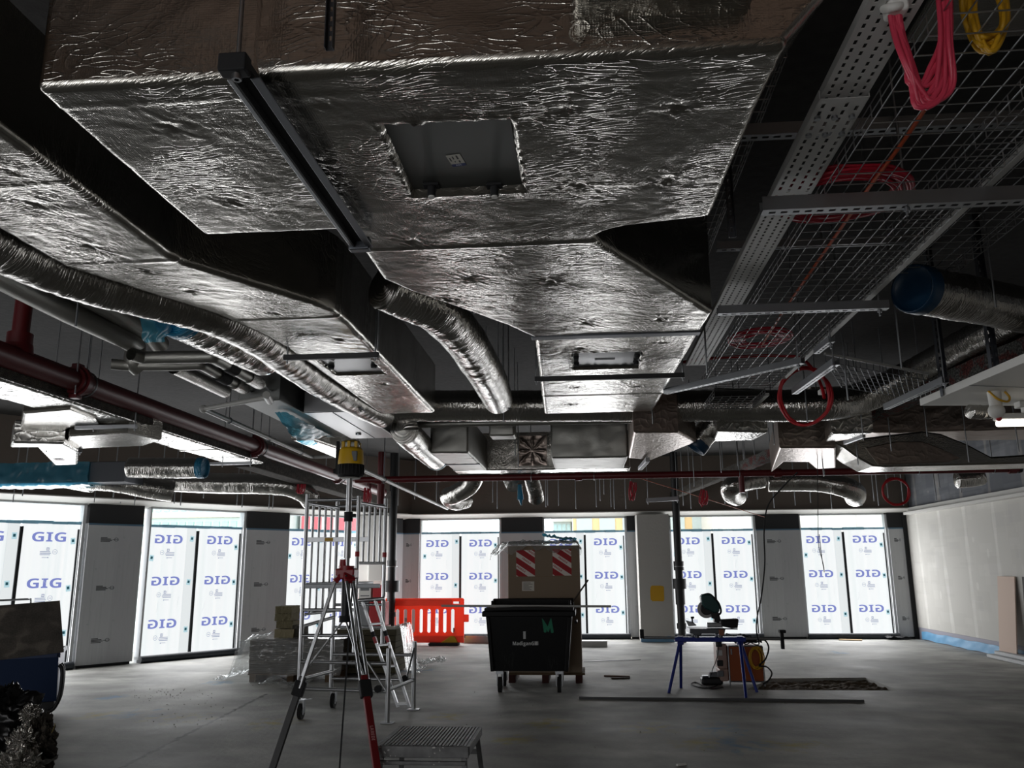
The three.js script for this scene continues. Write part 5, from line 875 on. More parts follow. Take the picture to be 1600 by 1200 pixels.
{ // carton with striped tape
  const z = bz - 0.95, a = atZ(794, 945, z), b = atZ(905, 852, z), y0 = 0.14, y1 = b.y, t = thing('carton', 'tall brown wrapped cardboard carton with red and white striped tape, standing behind the black bin', 'box');
  const pl = thing('pallet', 'pallet under the tall wrapped carton, behind the black bin', 'pallet'); for (let k = 0; k < 3; k++) mesh('bearer', box(a.x + k * (b.x - a.x - 0.1) / 2, a.x + 0.1 + k * (b.x - a.x - 0.1) / 2, 0, 0.11, z - 0.75, z, 0.004), std(0x43211d, 0.85), pl); for (let k = 0; k < 6; k++) mesh('plank', box(a.x, b.x + 0.04, 0.11, 0.14, z - 0.1 - k * 0.13, z - k * 0.13, 0.003), std(0x5c4a35, 0.85), pl);
  const tex = canvasTexture(768, 1340, (c, w, h) => {
    c.fillStyle = '#806f5c'; c.fillRect(0, 0, w, h); for (let k = 0; k < 300; k++) { c.globalAlpha = 0.05; c.fillStyle = rnd() < 0.5 ? '#9d8c76' : '#5d5142'; c.fillRect(rnd() * w, rnd() * h, rr(20, 200), rr(1, 5)); } c.globalAlpha = 1;
    for (const [x, y] of [[90, 46], [480, 40]]) { c.save(); c.beginPath(); c.rect(x, y, 200, 285); c.clip(); c.fillStyle = '#ded6cf'; c.fillRect(x, y, 200, 285); c.translate(x + 100, y + 140); c.rotate(0.6); c.fillStyle = '#9e2127'; for (let k = -3; k < 4; k++) c.fillRect(-260, k * 105, 520, 58); c.fillStyle = '#9e2127'; c.font = 'bold 28px sans-serif'; for (let k = -2; k < 3; k++) c.fillText('FRAGILE', -60, k * 105 + 90); c.restore(); }
    c.fillStyle = '#cfcac0'; c.fillRect(150, 385, 130, 100); c.fillStyle = '#55514b'; for (let k = 0; k < 6; k++) c.fillRect(162, 398 + k * 14, [80, 100, 60, 96, 70, 88][k], 5);
    c.fillStyle = '#7c6549'; c.fillRect(0, 330, w, 4);
  });
  const m = std(0xffffff, 0.75, 0, { map: tex });
  mesh('carton_body', fitUV(new RoundedBoxGeometry(b.x - a.x, y1 - y0, 0.75, 2, 0.012).translate((a.x + b.x) / 2, (y0 + y1) / 2, z - 0.375), a.x, b.x, y0, y1), m, t);
  const s = crumple(1.36, 1.0, 56, 0.035, 3, (u, v) => y1 + 0.045 - 0.2 * smooth(0.84, 1.0, v) * (0.6 + 0.5 * noise2(u * 6 + 3, 4, 8)) - 0.16 * smooth(0.16, 0.0, u) - 0.1 * smooth(0.95, 1, u)).translate((a.x + b.x) / 2 - 0.12, 0, z - 0.36);
  tag(mesh('plastic_sheet', s, M.clearFilm), 'crumpled clear plastic sheet thrown over the top of the brown carton', 'plastic film');
  const f = crumple(0.5, 0.34, 22, 0.04, 13, (u) => y1 + 0.13 - 0.05 * u).translate(b.x - 0.3, 0, z - 0.16);
  tag(mesh('film_scrap', f, new THREE.MeshPhysicalMaterial({ color: 0x4cc4e4, roughness: 0.9, transmission: 0.55, thickness: 0, side: THREE.DoubleSide })), 'scrap of blue film on the plastic-covered carton', 'plastic film');
}
{ // rail across the bins, stick
  const y = 1.075, p = atY(690, 948, 1.13), q = atZ(955, 957, bz - 0.3);
  const a = V(atZ(690, 948, bz - 0.3).x, 1.105, bz - 0.3), b = V(q.x, 1.09, bz - 0.25);
  tag(mesh('metal_channel', slotted(a, b, 0.05, 0.03, 0.05, [0.025, 0.01]), M.pvcGrey), 'long pale slotted metal channel laid across the tops of the two bins', 'channel');
  tag(mesh('timber_stick', bar(V(bx + 0.53, 1.06, bz - 0.7), atZ(919, 906, bz - 0.78), 0.02, 0.02), std(0x4a4038, 0.8)), 'thin dark stick propped up at the right of the carton', 'stick');
}
// --- barrier with its yellow foot
{
  const z = -18.7, P = (x, y) => atZ(x, y, z), t = thing('safety_barrier', 'bright red plastic pedestrian barrier with slots, before the window left of the bins', 'barrier');
  const L = P(560, 940).x, R = P(725, 940).x, y0 = 0.06, y1 = P(700, 935).y, s = new THREE.Shape([[L, y0], [R, y0], [R, y1 - 0.02], [R - 0.03, y1], [L, y1]].map(([x, y]) => new THREE.Vector2(x, y)));
  const w = 0.085, n = Math.floor((R - L - 0.2) / 0.175);
  for (let k = 0; k < n; k++) { const x = R - 0.2 - k * 0.175, q = new THREE.Path(); q.moveTo(x, y0 + 0.24); q.lineTo(x, y1 - 0.26); q.absarc(x - w / 2, y1 - 0.26, w / 2, 0, Math.PI, false); q.lineTo(x - w, y0 + 0.24); q.absarc(x - w / 2, y0 + 0.24, w / 2, Math.PI, 2 * Math.PI, false); s.holes.push(q); }
  const hh = new THREE.Path(); hh.moveTo(R - 0.24, y1 - 0.12); hh.lineTo(R - 0.08, y1 - 0.12); hh.lineTo(R - 0.08, y1 - 0.06); hh.lineTo(R - 0.24, y1 - 0.06); s.holes.push(hh);
  const m = new THREE.MeshPhysicalMaterial({ color: 0xff7350, roughness: 0.85, transmission: 0.42, thickness: 0 });
  mesh('panel', metreUV(new THREE.ExtrudeGeometry(s, { depth: 0.03, bevelEnabled: true, bevelSize: 0.006, bevelThickness: 0.006, bevelSegments: 1 }).translate(0, 0, z)), m, t);
  mesh('top_rail', box(L, R - 0.26, y1 - 0.16, y1 - 0.02, z - 0.02, z + 0.05, 0.02), m, t); mesh('bottom_rail', box(L, R, y0, y0 + 0.14, z - 0.02, z + 0.05, 0.02), m, t);
  mesh('coupling_lug', box(R - 0.01, R + 0.11, y1 - 0.5, y1 - 0.34, z - 0.005, z + 0.035, 0.015), m, t);
  mesh('rubber_foot', box(R - 0.75, R - 0.1, 0, 0.06, z - 0.15, z + 0.2, 0.02), M.rubber, t); mesh('rubber_foot', box(L, L + 0.5, 0, 0.06, z - 0.15, z + 0.2, 0.02), M.rubber, t);
  const a = G(686, 1008), b = G(720, 1006), f = thing('barrier_foot', 'yellow plastic wedge foot with a black peg lying on the floor by the red barrier', 'barrier foot');
  mesh('wedge', metreUV(polygonPrism([[0, 0], [b.x - a.x, 0], [b.x - a.x, 0.05], [b.x - a.x - 0.08, 0.19], [b.x - a.x - 0.16, 0.2], [0, 0.03]], 0.18, 0.01).translate(a.x, 0, a.z - 0.1)), M.yellow, f);
  mesh('peg', rod(V(b.x - 0.1, 0.19, a.z), V(b.x - 0.1, 0.36, a.z), 0.025, 0.025, 12), M.blackSoft, f);
}
// --- wrapped pallet of boards and the wool slabs on it
{
  const A = G(386, 1066), x0 = A.x, z1 = A.z, W = 1.32, D = 1.1, t = thing('pallet', 'wooden pallet under the plastic-wrapped board stack at left', 'pallet'), wood = std(0x5c4a35, 0.85);
  for (let k = 0; k < 3; k++) mesh('bearer', box(x0 + 0.02 + k * (W - 0.16) / 2, x0 + 0.12 + k * (W - 0.16) / 2, 0, 0.1, z1 - D, z1 - 0.02, 0.004), wood, t);
  for (let k = 0; k < 6; k++) mesh('plank', box(x0, x0 + W - 0.02, 0.1, 0.12, z1 - 0.12 - k * 0.19, z1 - k * 0.19 - 0.01, 0.003), wood, t);
  const s = thing('board_stack', 'grey-brown stack of boards on the pallet, shrouded in clear plastic', 'boards');
  for (let k = 0; k < 16; k++) mesh('board', box(x0 + rr(-0.006, 0.006), x0 + W + rr(-0.006, 0.006), 0.122 + k * 0.03, 0.122 + k * 0.03 + 0.0285, z1 - D, z1 - 0.03 + rr(-0.005, 0.005), 0.002), std(k % 5 ? 0x4f4a42 : 0x5d564c, 0.85), s);
  const yt = 0.122 + 16 * 0.03;
  const g = new THREE.PlaneGeometry(1, 1, 70, 40), p = g.attributes.position;
  for (let i = 0; i < p.count; i++) { const u = p.getX(i) + 0.5, v = p.getY(i) + 0.5, lx = u * (W + 0.3) - 0.16, n = 0.014 * ridge(noise2(u * 14 + 9, v * 6 + 9, 3), 2) + 0.02 * noise2(u * 7 + 9, v * 7 + 5, 5); const down = smooth(0.08, 0.0, u); const low = 0.04 + 0.42 * smooth(0.35, 1, u) * (1 - v) * 0; if (v < 0.72) { const k = v / 0.72; p.setXYZ(i, x0 + lx - 0.12 * (1 - k) * smooth(0.25, 0, u), Math.max(0.012, k * (yt + 0.012) + 0.12 * smooth(0.25, 0.6, u) * (1 - k)), z1 + 0.02 + 0.14 * (1 - k) ** 3 + n); } else { const k = (v - 0.72) / 0.28; p.setXYZ(i, x0 + lx, yt + 0.014 + n * 0.7 - 0.3 * down * (1 - 0 * k), z1 + 0.02 - k * 0.75 - 0.3 * 0); } }
  g.computeVertexNormals(); tag(mesh('plastic_sheet', g, M.clearFilm), 'clear plastic shroud hanging over the front of the left board stack', 'plastic film');
  const sd = crumple(0.55, 1.0, 30, 0.03, 23, (u) => 0.03 + (yt) * smooth(0.25, 0.95, u) ** 1.4).translate(x0 - 0.28, 0, z1 - 0.55); tag(mesh('plastic_sheet', sd, M.clearFilm), 'clear plastic spilling to the floor at the left end of the board stack', 'plastic film');
  const wool = (label, x, y, z, w, h, d, col, n) => { const o = thing('insulation_slab', label, 'insulation'); for (let k = 0; k < n; k++) { const gg = new THREE.BoxGeometry(w, h / n * 0.97, d, 14, 3, 10), q = gg.attributes.position; for (let i = 0; i < q.count; i++) q.setXYZ(i, q.getX(i) + 0.012 * noise2(q.getY(i) * 40 + k * 5, q.getZ(i) * 20, 3), q.getY(i) + 0.006 * noise2(q.getX(i) * 30, q.getZ(i) * 20 + k, 4), q.getZ(i) + 0.012 * noise2(q.getX(i) * 25 + k * 3, q.getY(i) * 40, 5)); gg.computeVertexNormals(); mesh('slab', metreUV(gg.translate(x + rr(-0.02, 0.02), y + h / n * (k + 0.5), z)), std(col, 0.95, 0, { bumpMap: speckle, bumpScale: 0.6 }), o); } return o; };
  const wz = z1 - 0.4, pa = atZ(440, 1001, wz);
  wool('pale wool slab lying on the shrouded board stack, under the torn slabs', atZ(452, 990, wz).x, yt + 0.02, wz, 0.3, 0.13, 0.5, 0x8a8166, 1);
  wool('torn yellowish mineral wool slabs piled at the left top of the board stack', atZ(451, 960, wz).x, yt + 0.155, wz, 0.26, 0.33, 0.4, 0x6f684f, 3);
  wool('dark-edged wool offcut beside the torn slabs on the board stack', atZ(469, 960, wz).x + 0.02, yt + 0.02, wz + 0.05, 0.17, 0.18, 0.3, 0x4a473e, 1);
  const rz = z1 - 0.9, ra = atZ(523, 1020, rz), rb = atZ(619, 983, rz), o = thing('insulation_stack', 'plastic-covered block of mineral wool slabs behind the scaffold, right of the boards', 'insulation');
  for (let k = 0; k < 7; k++) mesh('slab', box(ra.x + 0.02, rb.x + rr(-0.01, 0.01), 0.02 + k * (rb.y - 0.02) / 7, 0.02 + (k + 0.95) * (rb.y - 0.02) / 7, rz - 0.8, rz, 0.006), std(0x5f5a47, 0.95, 0, { bumpMap: speckle, bumpScale: 0.6 }), o);
  const c = crumple(0.42, 0.9, 26, 0.025, 33, (u) => 0.03 + (rb.y + 0.0) * (1 - smooth(0.25, 0.62, u))).translate(rb.x + 0.16, 0, rz - 0.42); tag(mesh('plastic_sheet', c, M.clearFilm), 'clear plastic with red print falling off the right end of the wool block', 'plastic film');
  const d = G(668, 1040), lo = crumple(0.9, 0.5, 40, 0.05, 43, (u, v) => 0.06 + 0.03 * Math.sin(u * 9)).translate(d.x - 0.15, 0, d.z); tag(mesh('plastic_sheet', lo, M.clearFilm), 'loose clear plastic sheet crumpled on the floor behind the ladder feet', 'plastic film');
  const e = G(438, 1074), lp = crumple(0.7, 0.35, 36, 0.04, 53, (u) => 0.05 + 0.04 * Math.sin(u * 7)).translate(e.x + 0.1, 0, e.z + 0.05); tag(mesh('plastic_sheet', lp, M.clearFilm), 'clear plastic tail lying on the floor before the board stack', 'plastic film');
}
// --- aluminium podium tower
{
  const t = thing('podium_tower', 'aluminium mobile access podium with caged top, castors and stabiliser legs', 'scaffold tower'), R = 0.024;
  const FL = G(465, 1124), BL = G(516, 1106), FR = G(605, 1130), BR = G(646, 1109), zF = FL.z, zB = BL.z;
  const topF = 2.36, up = (p, y) => V(p.x, y, p.z), FT = atZ(561, 775, zF), BT = atZ(603, 779, zB);
  const post = (name, a, b, r = R) => mesh(name, rod(a, b, r, r, 14), M.alu, t);
  const FLt = up(FL, 0.2), BLt = up(BL, 0.2), P1 = V(FT.x, 0, zF), P2 = V(BT.x, 0, zB);
  post('post', FLt, up(FL, atZ(482, 772, zF).y)); post('post', BLt, up(BL, atZ(529, 780, zB).y));
  post('post', up(P1, 0.72), up(P1, FT.y)); post('post', up(P2, 0.72), up(P2, BT.y));
  post('stabiliser_leg', up(FR, 0.01), up(FR, 0.78), 0.027); post('stabiliser_leg', up(BR, 0.01), up(BR, 0.78), 0.027);
  for (const p of [FR, BR]) mesh('foot_plate', [box(p.x - 0.07, p.x + 0.07, 0, 0.012, p.z - 0.05, p.z + 0.05, 0.003)], M.galv, t);
  const yAt = (py, z) => atZ(520, py, z).y, rail = (a, b, r = 0.02) => mesh('rail', rod(a, b, r, r, 12), M.alu, t);
  for (const py of [1076, 1034]) rail(up(FL, yAt(py, zF)), up(FR, yAt(py, zF)));
  for (const py of [993, 953]) rail(up(FL, yAt(py, zF)), up(P1, yAt(py, zF)));
  for (const py of [1060, 1022]) rail(up(BL, yAt(py, zB)), up(BR, yAt(py, zB)));
  for (const py of [980, 945]) rail(up(BL, yAt(py, zB)), up(P2, yAt(py, zB)), 0.017);
  rail(up(FL, 0.42), up(BL, 0.42)); rail(up(FR, 0.34), up(BR, 0.34)); rail(up(FL, 1.0), up(BL, 1.06));
  for (const [a, b] of [[up(FR, 0.3), up(FR, 0.3).add(V(-0.24, 0.34, 0))], [up(BR, 0.72), up(BR, 0.72).add(V(-0.02, -0.3, 0.3))]]) mesh('brace', rod(a, b, 0.012, 0.012, 8), M.alu, t);
  for (const p of [FR, BR]) mesh('clamp_knob', rod(V(p.x - 0.1, 0.36, p.z + 0.02), V(p.x - 0.1, 0.36, p.z + 0.07), 0.04, 0.04, 9), M.blackSoft, t);
  const yd = yAt(913, zF); mesh('platform', [box(FL.x + 0.02, P1.x + 0.02, yd - 0.02, yd + 0.02, zF - 0.72, zF - 0.02, 0.004), bar(up(FL, yd - 0.02), up(P1, yd - 0.02).add(V(0.28, 0, 0)), 0.03, 0.05, 0.006)], M.aluWorn, t);
  const yt = FT.y - 0.04, ym = yAt(843, zF), Pt = up(P1, yt);
  rail(up(FL, yt), up(P1, yt)); rail(up(BL, yt - 0.02), up(P2, yt - 0.02)); rail(up(FL, yt - 0.04), up(BL, yt - 0.04)); rail(up(P1, yt - 0.04), up(P2, yt - 0.04));
  mesh('flat_rail', bar(up(FL, ym), up(P2, ym).setZ(zF), 0.012, 0.055, 0.003), M.alu, t); mesh('yellow_sticker', box(FL.x + 0.23, FL.x + 0.33, ym - 0.02, ym + 0.02, zF + 0.006, zF + 0.009), M.yellow, t);
  for (const [a, b, low] of [[FL, BL, yAt(960, zF)], [P1, P2, yAt(880, zF)]]) { for (let k = 1; k <= 4; k++) { const q = a.clone().lerp(b, k / 5); mesh('gate_bar', rod(up(q, low), up(q, yt - 0.04), 0.015, 0.015, 10), M.alu, t); } rail(up(a, low), up(b, low), 0.017); }
  for (const p of [P1, P2]) mesh('grip_tape', rod(up(p, yAt(870, zF)), up(p, yAt(862, zF)), 0.027, 0.027, 12), M.redBright, t);
  for (const p of [FL, BL]) { const c = mesh('castor', [rod(V(p.x + 0.015, 0.085, p.z), V(p.x + 0.055, 0.085, p.z), 0.085, 0.085, 22)], M.rubber, t); mesh('hub', rod(V(p.x + 0.01, 0.085, p.z), V(p.x + 0.06, 0.085, p.z), 0.04, 0.04, 16), M.galv, c); mesh('fork', [box(p.x, p.x + 0.01, 0.07, 0.21, p.z - 0.03, p.z + 0.03), box(p.x + 0.06, p.x + 0.07, 0.07, 0.21, p.z - 0.03, p.z + 0.03), box(p.x - 0.03, p.x + 0.08, 0.2, 0.215, p.z - 0.035, p.z + 0.035), bar(V(p.x + 0.04, 0.2, p.z), V(p.x + 0.16, 0.22, p.z + 0.02), 0.03, 0.01)], M.galv, c); }
  // step ladder of the podium
  const l = thing('step_ladder', 'short aluminium ladder with red collars leaning at the right of the podium', 'ladder'), zl = zF - 0.35;
  const A = atZ(566, 940, zl), B = atZ(586, 938, zl - 0.02), C = atZ(622, 1105, zl), D = atZ(640, 1100, zl);
  C.y = Math.max(C.y, 0.05); D.y = C.y;
  for (const [a, b] of [[A, C], [B, D]]) { const zz = a === A ? 0.0 : -0.0; mesh('stile', bar(a, b, 0.05, 0.03, 0.005), M.alu, l); const q = a.clone().lerp(b, 0.34); mesh('red_collar', bar(q, a.clone().lerp(b, 0.40), 0.056, 0.036, 0.004), M.redBright, l); mesh('black_collar', bar(a.clone().lerp(b, 0.29), q, 0.056, 0.036, 0.004), M.blackSoft, l); }
  for (const k of [0.22, 0.42, 0.62, 0.97]) mesh('tread', bar(A.clone().lerp(C, k), B.clone().lerp(D, k), 0.07, 0.025, 0.004), M.alu, l);
  mesh('top_bar', rod(A.clone().add(V(-0.08, 0.01, 0)), B.clone().add(V(0.12, 0.02, 0)), 0.022, 0.022, 12), M.alu, l);
}
// --- boxes standing by the corner column behind the podium
{
  const z = -17.6, P = (x, y) => atZ(x, y, z), B = (x0, x1, y0, y1, d = 0.3, r = 0.01) => { const a = P(x0, y1), b = P(x1, y0); return box(a.x, b.x, a.y, b.y, z - d, z, r); };
  tag(mesh('fire_point_stand', [B(574, 604, 978, 1008, 0.4)], M.redPipe), 'low dark red box stand on the floor behind the podium', 'stand').position.y = 0;
  tag(mesh('red_cabinet', [B(576, 603, 940, 978)], std(0x9c1a20, 0.5)), 'red cabinet stacked behind the podium, under the printed carton', 'cabinet');
  const c = thing('carton', 'small white printed carton behind the podium, next to a red box', 'box'); mesh('carton_body', B(560, 580, 914, 940, 0.25), M.white, c); mesh('print', [B(563, 577, 919, 923, 0.001).translate(0, 0, 0.002), B(563, 577, 930, 932, 0.001).translate(0, 0, 0.002)], M.grey, c);
  const lg = P(570, 940); tag(mesh('box_shelf', box(P(556, 940).x, P(576, 940).x, 0, P(570, 940.5).y, z - 0.28, z - 0.02, 0.01), M.grey), 'grey box under the small white carton behind the podium', 'box');
  tag(mesh('red_box', B(582, 596, 914, 940, 0.25), M.redBright), 'small bright red box on the red cabinet behind the podium', 'box');
  const d = thing('wall_cabinet', 'pale wall cabinet fixed to the white corner column behind the podium', 'cabinet'), zc = -18.87, e = atZ(578, 882, zc), f = atZ(600, 908, zc); mesh('cabinet_body', box(e.x, f.x, f.y, e.y, zc - 0.04, zc + 0.16, 0.01), M.white, d); mesh('cabinet_door', box(e.x + 0.02, f.x - 0.02, f.y + 0.02, e.y - 0.02, zc + 0.158, zc + 0.168, 0.003), M.plaster, d);
}
// --- black riser pipes at the columns
function riser(label, top, bottom, z, r, colls) { const t = thing('riser_pipe', label, 'pipe'), a = atZ(...bottom, z), b = atZ(...top, z), x = (a.x + b.x) / 2; mesh('pipe', rod(V(x, 0, z), V(x, SLAB, z), r, r, 20), M.black, t); for (const [py, w, h] of colls) { const y = atZ(top[0], py, z).y; mesh('coupling', rod(V(x, y - h, z), V(x, y + h, z), r * w, r * w, 20), M.black, t); } const y = atZ(top[0], 885, z).y; mesh('bracket', [ring(V(x, y, z), V(0, 1, 0), r * 1.25, 0.012, 20, 6)], M.galv, t); return t; }
riser('black riser pipe with coupling, right of the white free-standing column', [1057, 805], [1066, 1003], -19.3, 0.085, [[884, 1.35, 0.1], [912, 1.75, 0.11], [930, 1.25, 0.2], [978, 1.25, 0.06]]);
riser('black riser pipe with a round valve, behind the podium by the corner', [618, 805], [606, 990], -18.55, 0.09, [[916, 2.0, 0.12], [880, 1.2, 0.06], [960, 1.25, 0.05]]);
// --- laser on its tripod
{
  const z = -6.4, c = atZ(542, 880, z), x = c.x, Y = (py) => atZ(543, py, z).y, t = thing('tripod', 'tall crank-column surveying tripod with red head and one red leg', 'tripod');
  const hub = V(x, Y(893), z), top = Y(742);
  mesh('column', rod(V(x, Y(968), z), V(x, top - 0.02, z), 0.022, 0.022, 18), M.alu, t);
  mesh('column_sleeve', rod(V(x, Y(968), z), V(x, Y(905), z), 0.032, 0.034, 16), std(0x14161d, 0.5), t);
  mesh('column_sleeve', rod(V(x, Y(872), z), V(x, Y(806), z), 0.03, 0.027, 16), M.alu, t);
  mesh('clamp', [rod(V(x, Y(815), z), V(x, Y(800), z), 0.034, 0.034, 14), box(x + 0.02, x + 0.06, Y(808), Y(803), z - 0.01, z + 0.02, 0.004)], M.blackSoft, t);
  mesh('head', [rod(V(x, Y(902), z), V(x, Y(884), z), 0.062, 0.062, 12), box(x - 0.075, x + 0.075, Y(905), Y(888), z - 0.06, z + 0.06, 0.015), rod(V(x - 0.025, Y(886), z), V(x - 0.025, Y(874), z), 0.035, 0.03, 14)], std(0x8d1820, 0.4), t);
  const feet = [atY(404, 1266, 0), atY(606, 1320, 0), atY(580, 1152, 0)];
  feet.forEach((f, i) => {
    const d = f.clone().sub(hub).setY(0).normalize(), a = hub.clone().add(V(0, -0.03, 0)).addScaledVector(d, 0.075), k = a.clone().lerp(f, i === 1 ? 0.47 : 0.5), side = V(-d.z, 0, d.x).multiplyScalar(0.026);
    for (const s of [-1, 1]) mesh('leg_tube', rod(a.clone().addScaledVector(side, s), k.clone().addScaledVector(side, s), 0.011, 0.011, 10), M.alu, t);
    mesh('leg_clamp', bar(k.clone().lerp(a, 0.06), k.clone().lerp(f, 0.07), 0.085, 0.05, 0.01), M.blackSoft, t);
    mesh('lower_leg', bar(k.clone().lerp(a, 0.1), f, 0.05, 0.034, 0.006), i === 1 ? std(0x6f1218, 0.5) : M.black, t);
    mesh('foot_spike', rod(f.clone().lerp(k, 0.06), f, 0.024, 0.006, 10), M.steel, t);
    mesh('leg_joint', bar(a.clone().lerp(hub, 0.5), a.clone().lerp(k, 0.06), 0.08, 0.04, 0.01), std(0x8d1820, 0.4), t);
    const low = V(x, Y(966), z); mesh('brace', rod(low, a.clone().lerp(f, 0.43), 0.007, 0.007, 8), M.alu, t);
    if (i === 1) { // white lettering down the red leg
      const tex = canvasTexture(512, 96, (g, w, h) => { g.fillStyle = '#6f1218'; g.fillRect(0, 0, w, h); g.fillStyle = '#b98f8f'; g.font = 'bold 74px sans-serif'; g.textBaseline = 'middle'; g.textAlign = 'center'; g.fillText('LAREDI', w / 2, h / 2 + 4); });
      const p = k.clone().lerp(f, 0.22), q = k.clone().lerp(f, 0.42), L = p.distanceTo(q), y = q.clone().sub(p).normalize().negate(), n = camera.position.clone().sub(p); n.addScaledVector(y, -n.dot(y)).normalize(); const X = y.clone().cross(n);
      const g = new THREE.PlaneGeometry(L, 0.042).rotateZ(-Math.PI / 2); const zdir = V(d.x, 0, d.z); const nn = zdir.clone().addScaledVector(y, -zdir.dot(y)).normalize(), xx = y.clone().cross(nn);
      g.applyMatrix4(new THREE.Matrix4().makeBasis(xx, y, nn).setPosition(p.clone().add(q).multiplyScalar(0.5).addScaledVector(nn, 0.0185))); mesh('lettering', g, std(0xffffff, 0.5, 0, { map: tex }), t);
    }
  });
  mesh('brace_collar', rod(V(x, Y(972), z), V(x, Y(962), z), 0.045, 0.045, 12), M.blackSoft, t);
  const s = atY(556, 1090, 0.62); mesh('strap', bar(V(x + 0.06, Y(905), z + 0.03), V(x + 0.02, 0.1, z + 0.1), 0.012, 0.003), M.blackSoft, t);
  const l = thing('laser_level', 'yellow rotating laser level standing on top of the tripod', 'laser level'), y0 = top - 0.03, H = Y(688) - y0;
  const pr = (pts) => new THREE.LatheGeometry(pts.map(([r, h]) => new THREE.Vector2(r, h * H)), 28).translate(x + 0.005, y0, z);
  mesh('mount_plate', pr([[0.001, 0], [0.075, 0], [0.08, 0.03], [0.001, 0.03]]), M.white, l);
  mesh('ribbed_base', [pr([[0.001, 0.03], [0.095, 0.05], [0.104, 0.1], [0.1, 0.36], [0.001, 0.36]]), ...Array.from({ length: 22 }, (_, k) => { const a = k / 22 * 6.283; return rod(V(x + 0.005 + 0.102 * Math.cos(a), y0 + 0.1 * H, z + 0.102 * Math.sin(a)), V(x + 0.005 + 0.1 * Math.cos(a), y0 + 0.35 * H, z + 0.1 * Math.sin(a)), 0.006, 0.006, 5); })], M.rubber, l);
  mesh('yellow_shell', pr([[0.1, 0.36], [0.101, 0.42], [0.092, 0.72], [0.078, 0.8], [0.001, 0.8]]), M.yellow, l);
  mesh('prism_window', pr([[0.001, 0.8], [0.066, 0.8], [0.062, 0.93], [0.001, 0.93]]), std(0xd5dad8, 0.15), l);
  for (const [dx, dz] of [[0.055, 0.055], [-0.055, 0.055], [0.0, 0.075], [0.055, -0.055], [-0.055, -0.055]]) mesh('cage_pillar', box(x + 0.005 + dx * 0.92 - 0.012, x + 0.005 + dx * 0.92 + 0.012, y0 + 0.78 * H, y0 + 0.95 * H, z + dz * 0.92 - 0.012, z + dz * 0.92 + 0.012, 0.004), M.yellow, l);
  mesh('cap', pr([[0.001, 0.93], [0.07, 0.93], [0.066, 0.97], [0.03, 1.0], [0.001, 1.005]]), std(0x6e5a14, 0.5), l);
  mesh('side_bracket', [box(x - 0.115, x - 0.09, y0 + 0.12 * H, y0 + 0.98 * H, z - 0.02, z + 0.02, 0.006), rod(V(x - 0.13, y0 + 0.2 * H, z), V(x - 0.09, y0 + 0.2 * H, z), 0.02, 0.02, 10)], M.blackSoft, l);
  mesh('control_panel', box(x + 0.03, x + 0.075, y0 + 0.42 * H, y0 + 0.68 * H, z + 0.068, z + 0.09, 0.006), M.grey, l);
}
// --- slatted hop-up step at the front
{
  const y = 0.5, a = atY(607, 1166, y), b = atY(744, 1164, y), c = atY(734, 1133, y), d = atY(614, 1136, y), t = thing('hop_up_step', 'low paint-spattered aluminium hop-up step with slatted top at the bottom edge', 'step stool');
  const X0 = (a.x + d.x) / 2 - 0.01, X1 = (b.x + c.x) / 2 + 0.01, z1 = (a.z + b.z) / 2, z0 = (c.z + d.z) / 2, n = 24;
  const worn = std(0xffffff, 0.55, 0.75, { map: colourTexture(256, (u, v) => { const k = 104 + 30 * fbm(u * 6, v * 6, 6, 3, 131), s = 0.8 * smooth(0.62, 0.74, perlin(u * 34, v * 34, 34, 34, 133) + 0.5 * perlin(u * 4, v * 4, 4, 4, 135)); return [k + s * (190 - k), k + s * (188 - k), k + s * (182 - k)]; }, 0.6) });
  for (let k = 0; k < n; k++) { const x = X0 + (X1 - X0) * (k + 0.15) / n; mesh('slat', box(x, x + (X1 - X0) / n * 0.66, y - 0.012, y, z0 + 0.01, z1 - 0.01, 0.002), worn, t); }
  mesh('edge_frame', [box(X0 - 0.015, X1 + 0.015, y - 0.075, y - 0.002, z1 - 0.012, z1 + 0.012, 0.004), box(X0 - 0.015, X1 + 0.015, y - 0.06, y - 0.002, z0 - 0.012, z0 + 0.012, 0.004), box(X0 - 0.02, X0 + 0.004, y - 0.06, y - 0.002, z0, z1, 0.004), box(X1 - 0.004, X1 + 0.02, y - 0.06, y - 0.002, z0, z1, 0.004)], worn, t);
  for (const [x, s] of [[X0 + 0.02, -1], [X1 - 0.02, 1]]) for (const [z, q] of [[z1 - 0.02, 1], [z0 + 0.02, -1]]) { mesh('leg', bar(V(x, y - 0.03, z), V(x + s * 0.045, 0.0, z + q * 0.14), 0.036, 0.026, 0.004), worn, t); mesh('rubber_foot', bar(V(x + s * 0.043, 0.03, z + q * 0.133), V(x + s * 0.046, 0.0, z + q * 0.141), 0.044, 0.034, 0.004), M.rubber, t); }
  for (const q of [1, -1]) { const z = (q > 0 ? z1 : z0) + q * 0.055; mesh('cross_bar', box(X0 + 0.0, X1 - 0.0, y - 0.115, y - 0.09, z - 0.03 * q - 0.012, z - 0.03 * q + 0.012, 0.004), worn, t); mesh('cross_bar', box(X0 + 0.0, X1 - 0.0, 0.30, 0.335, z - 0.014, z + 0.014, 0.004), worn, t); }
}
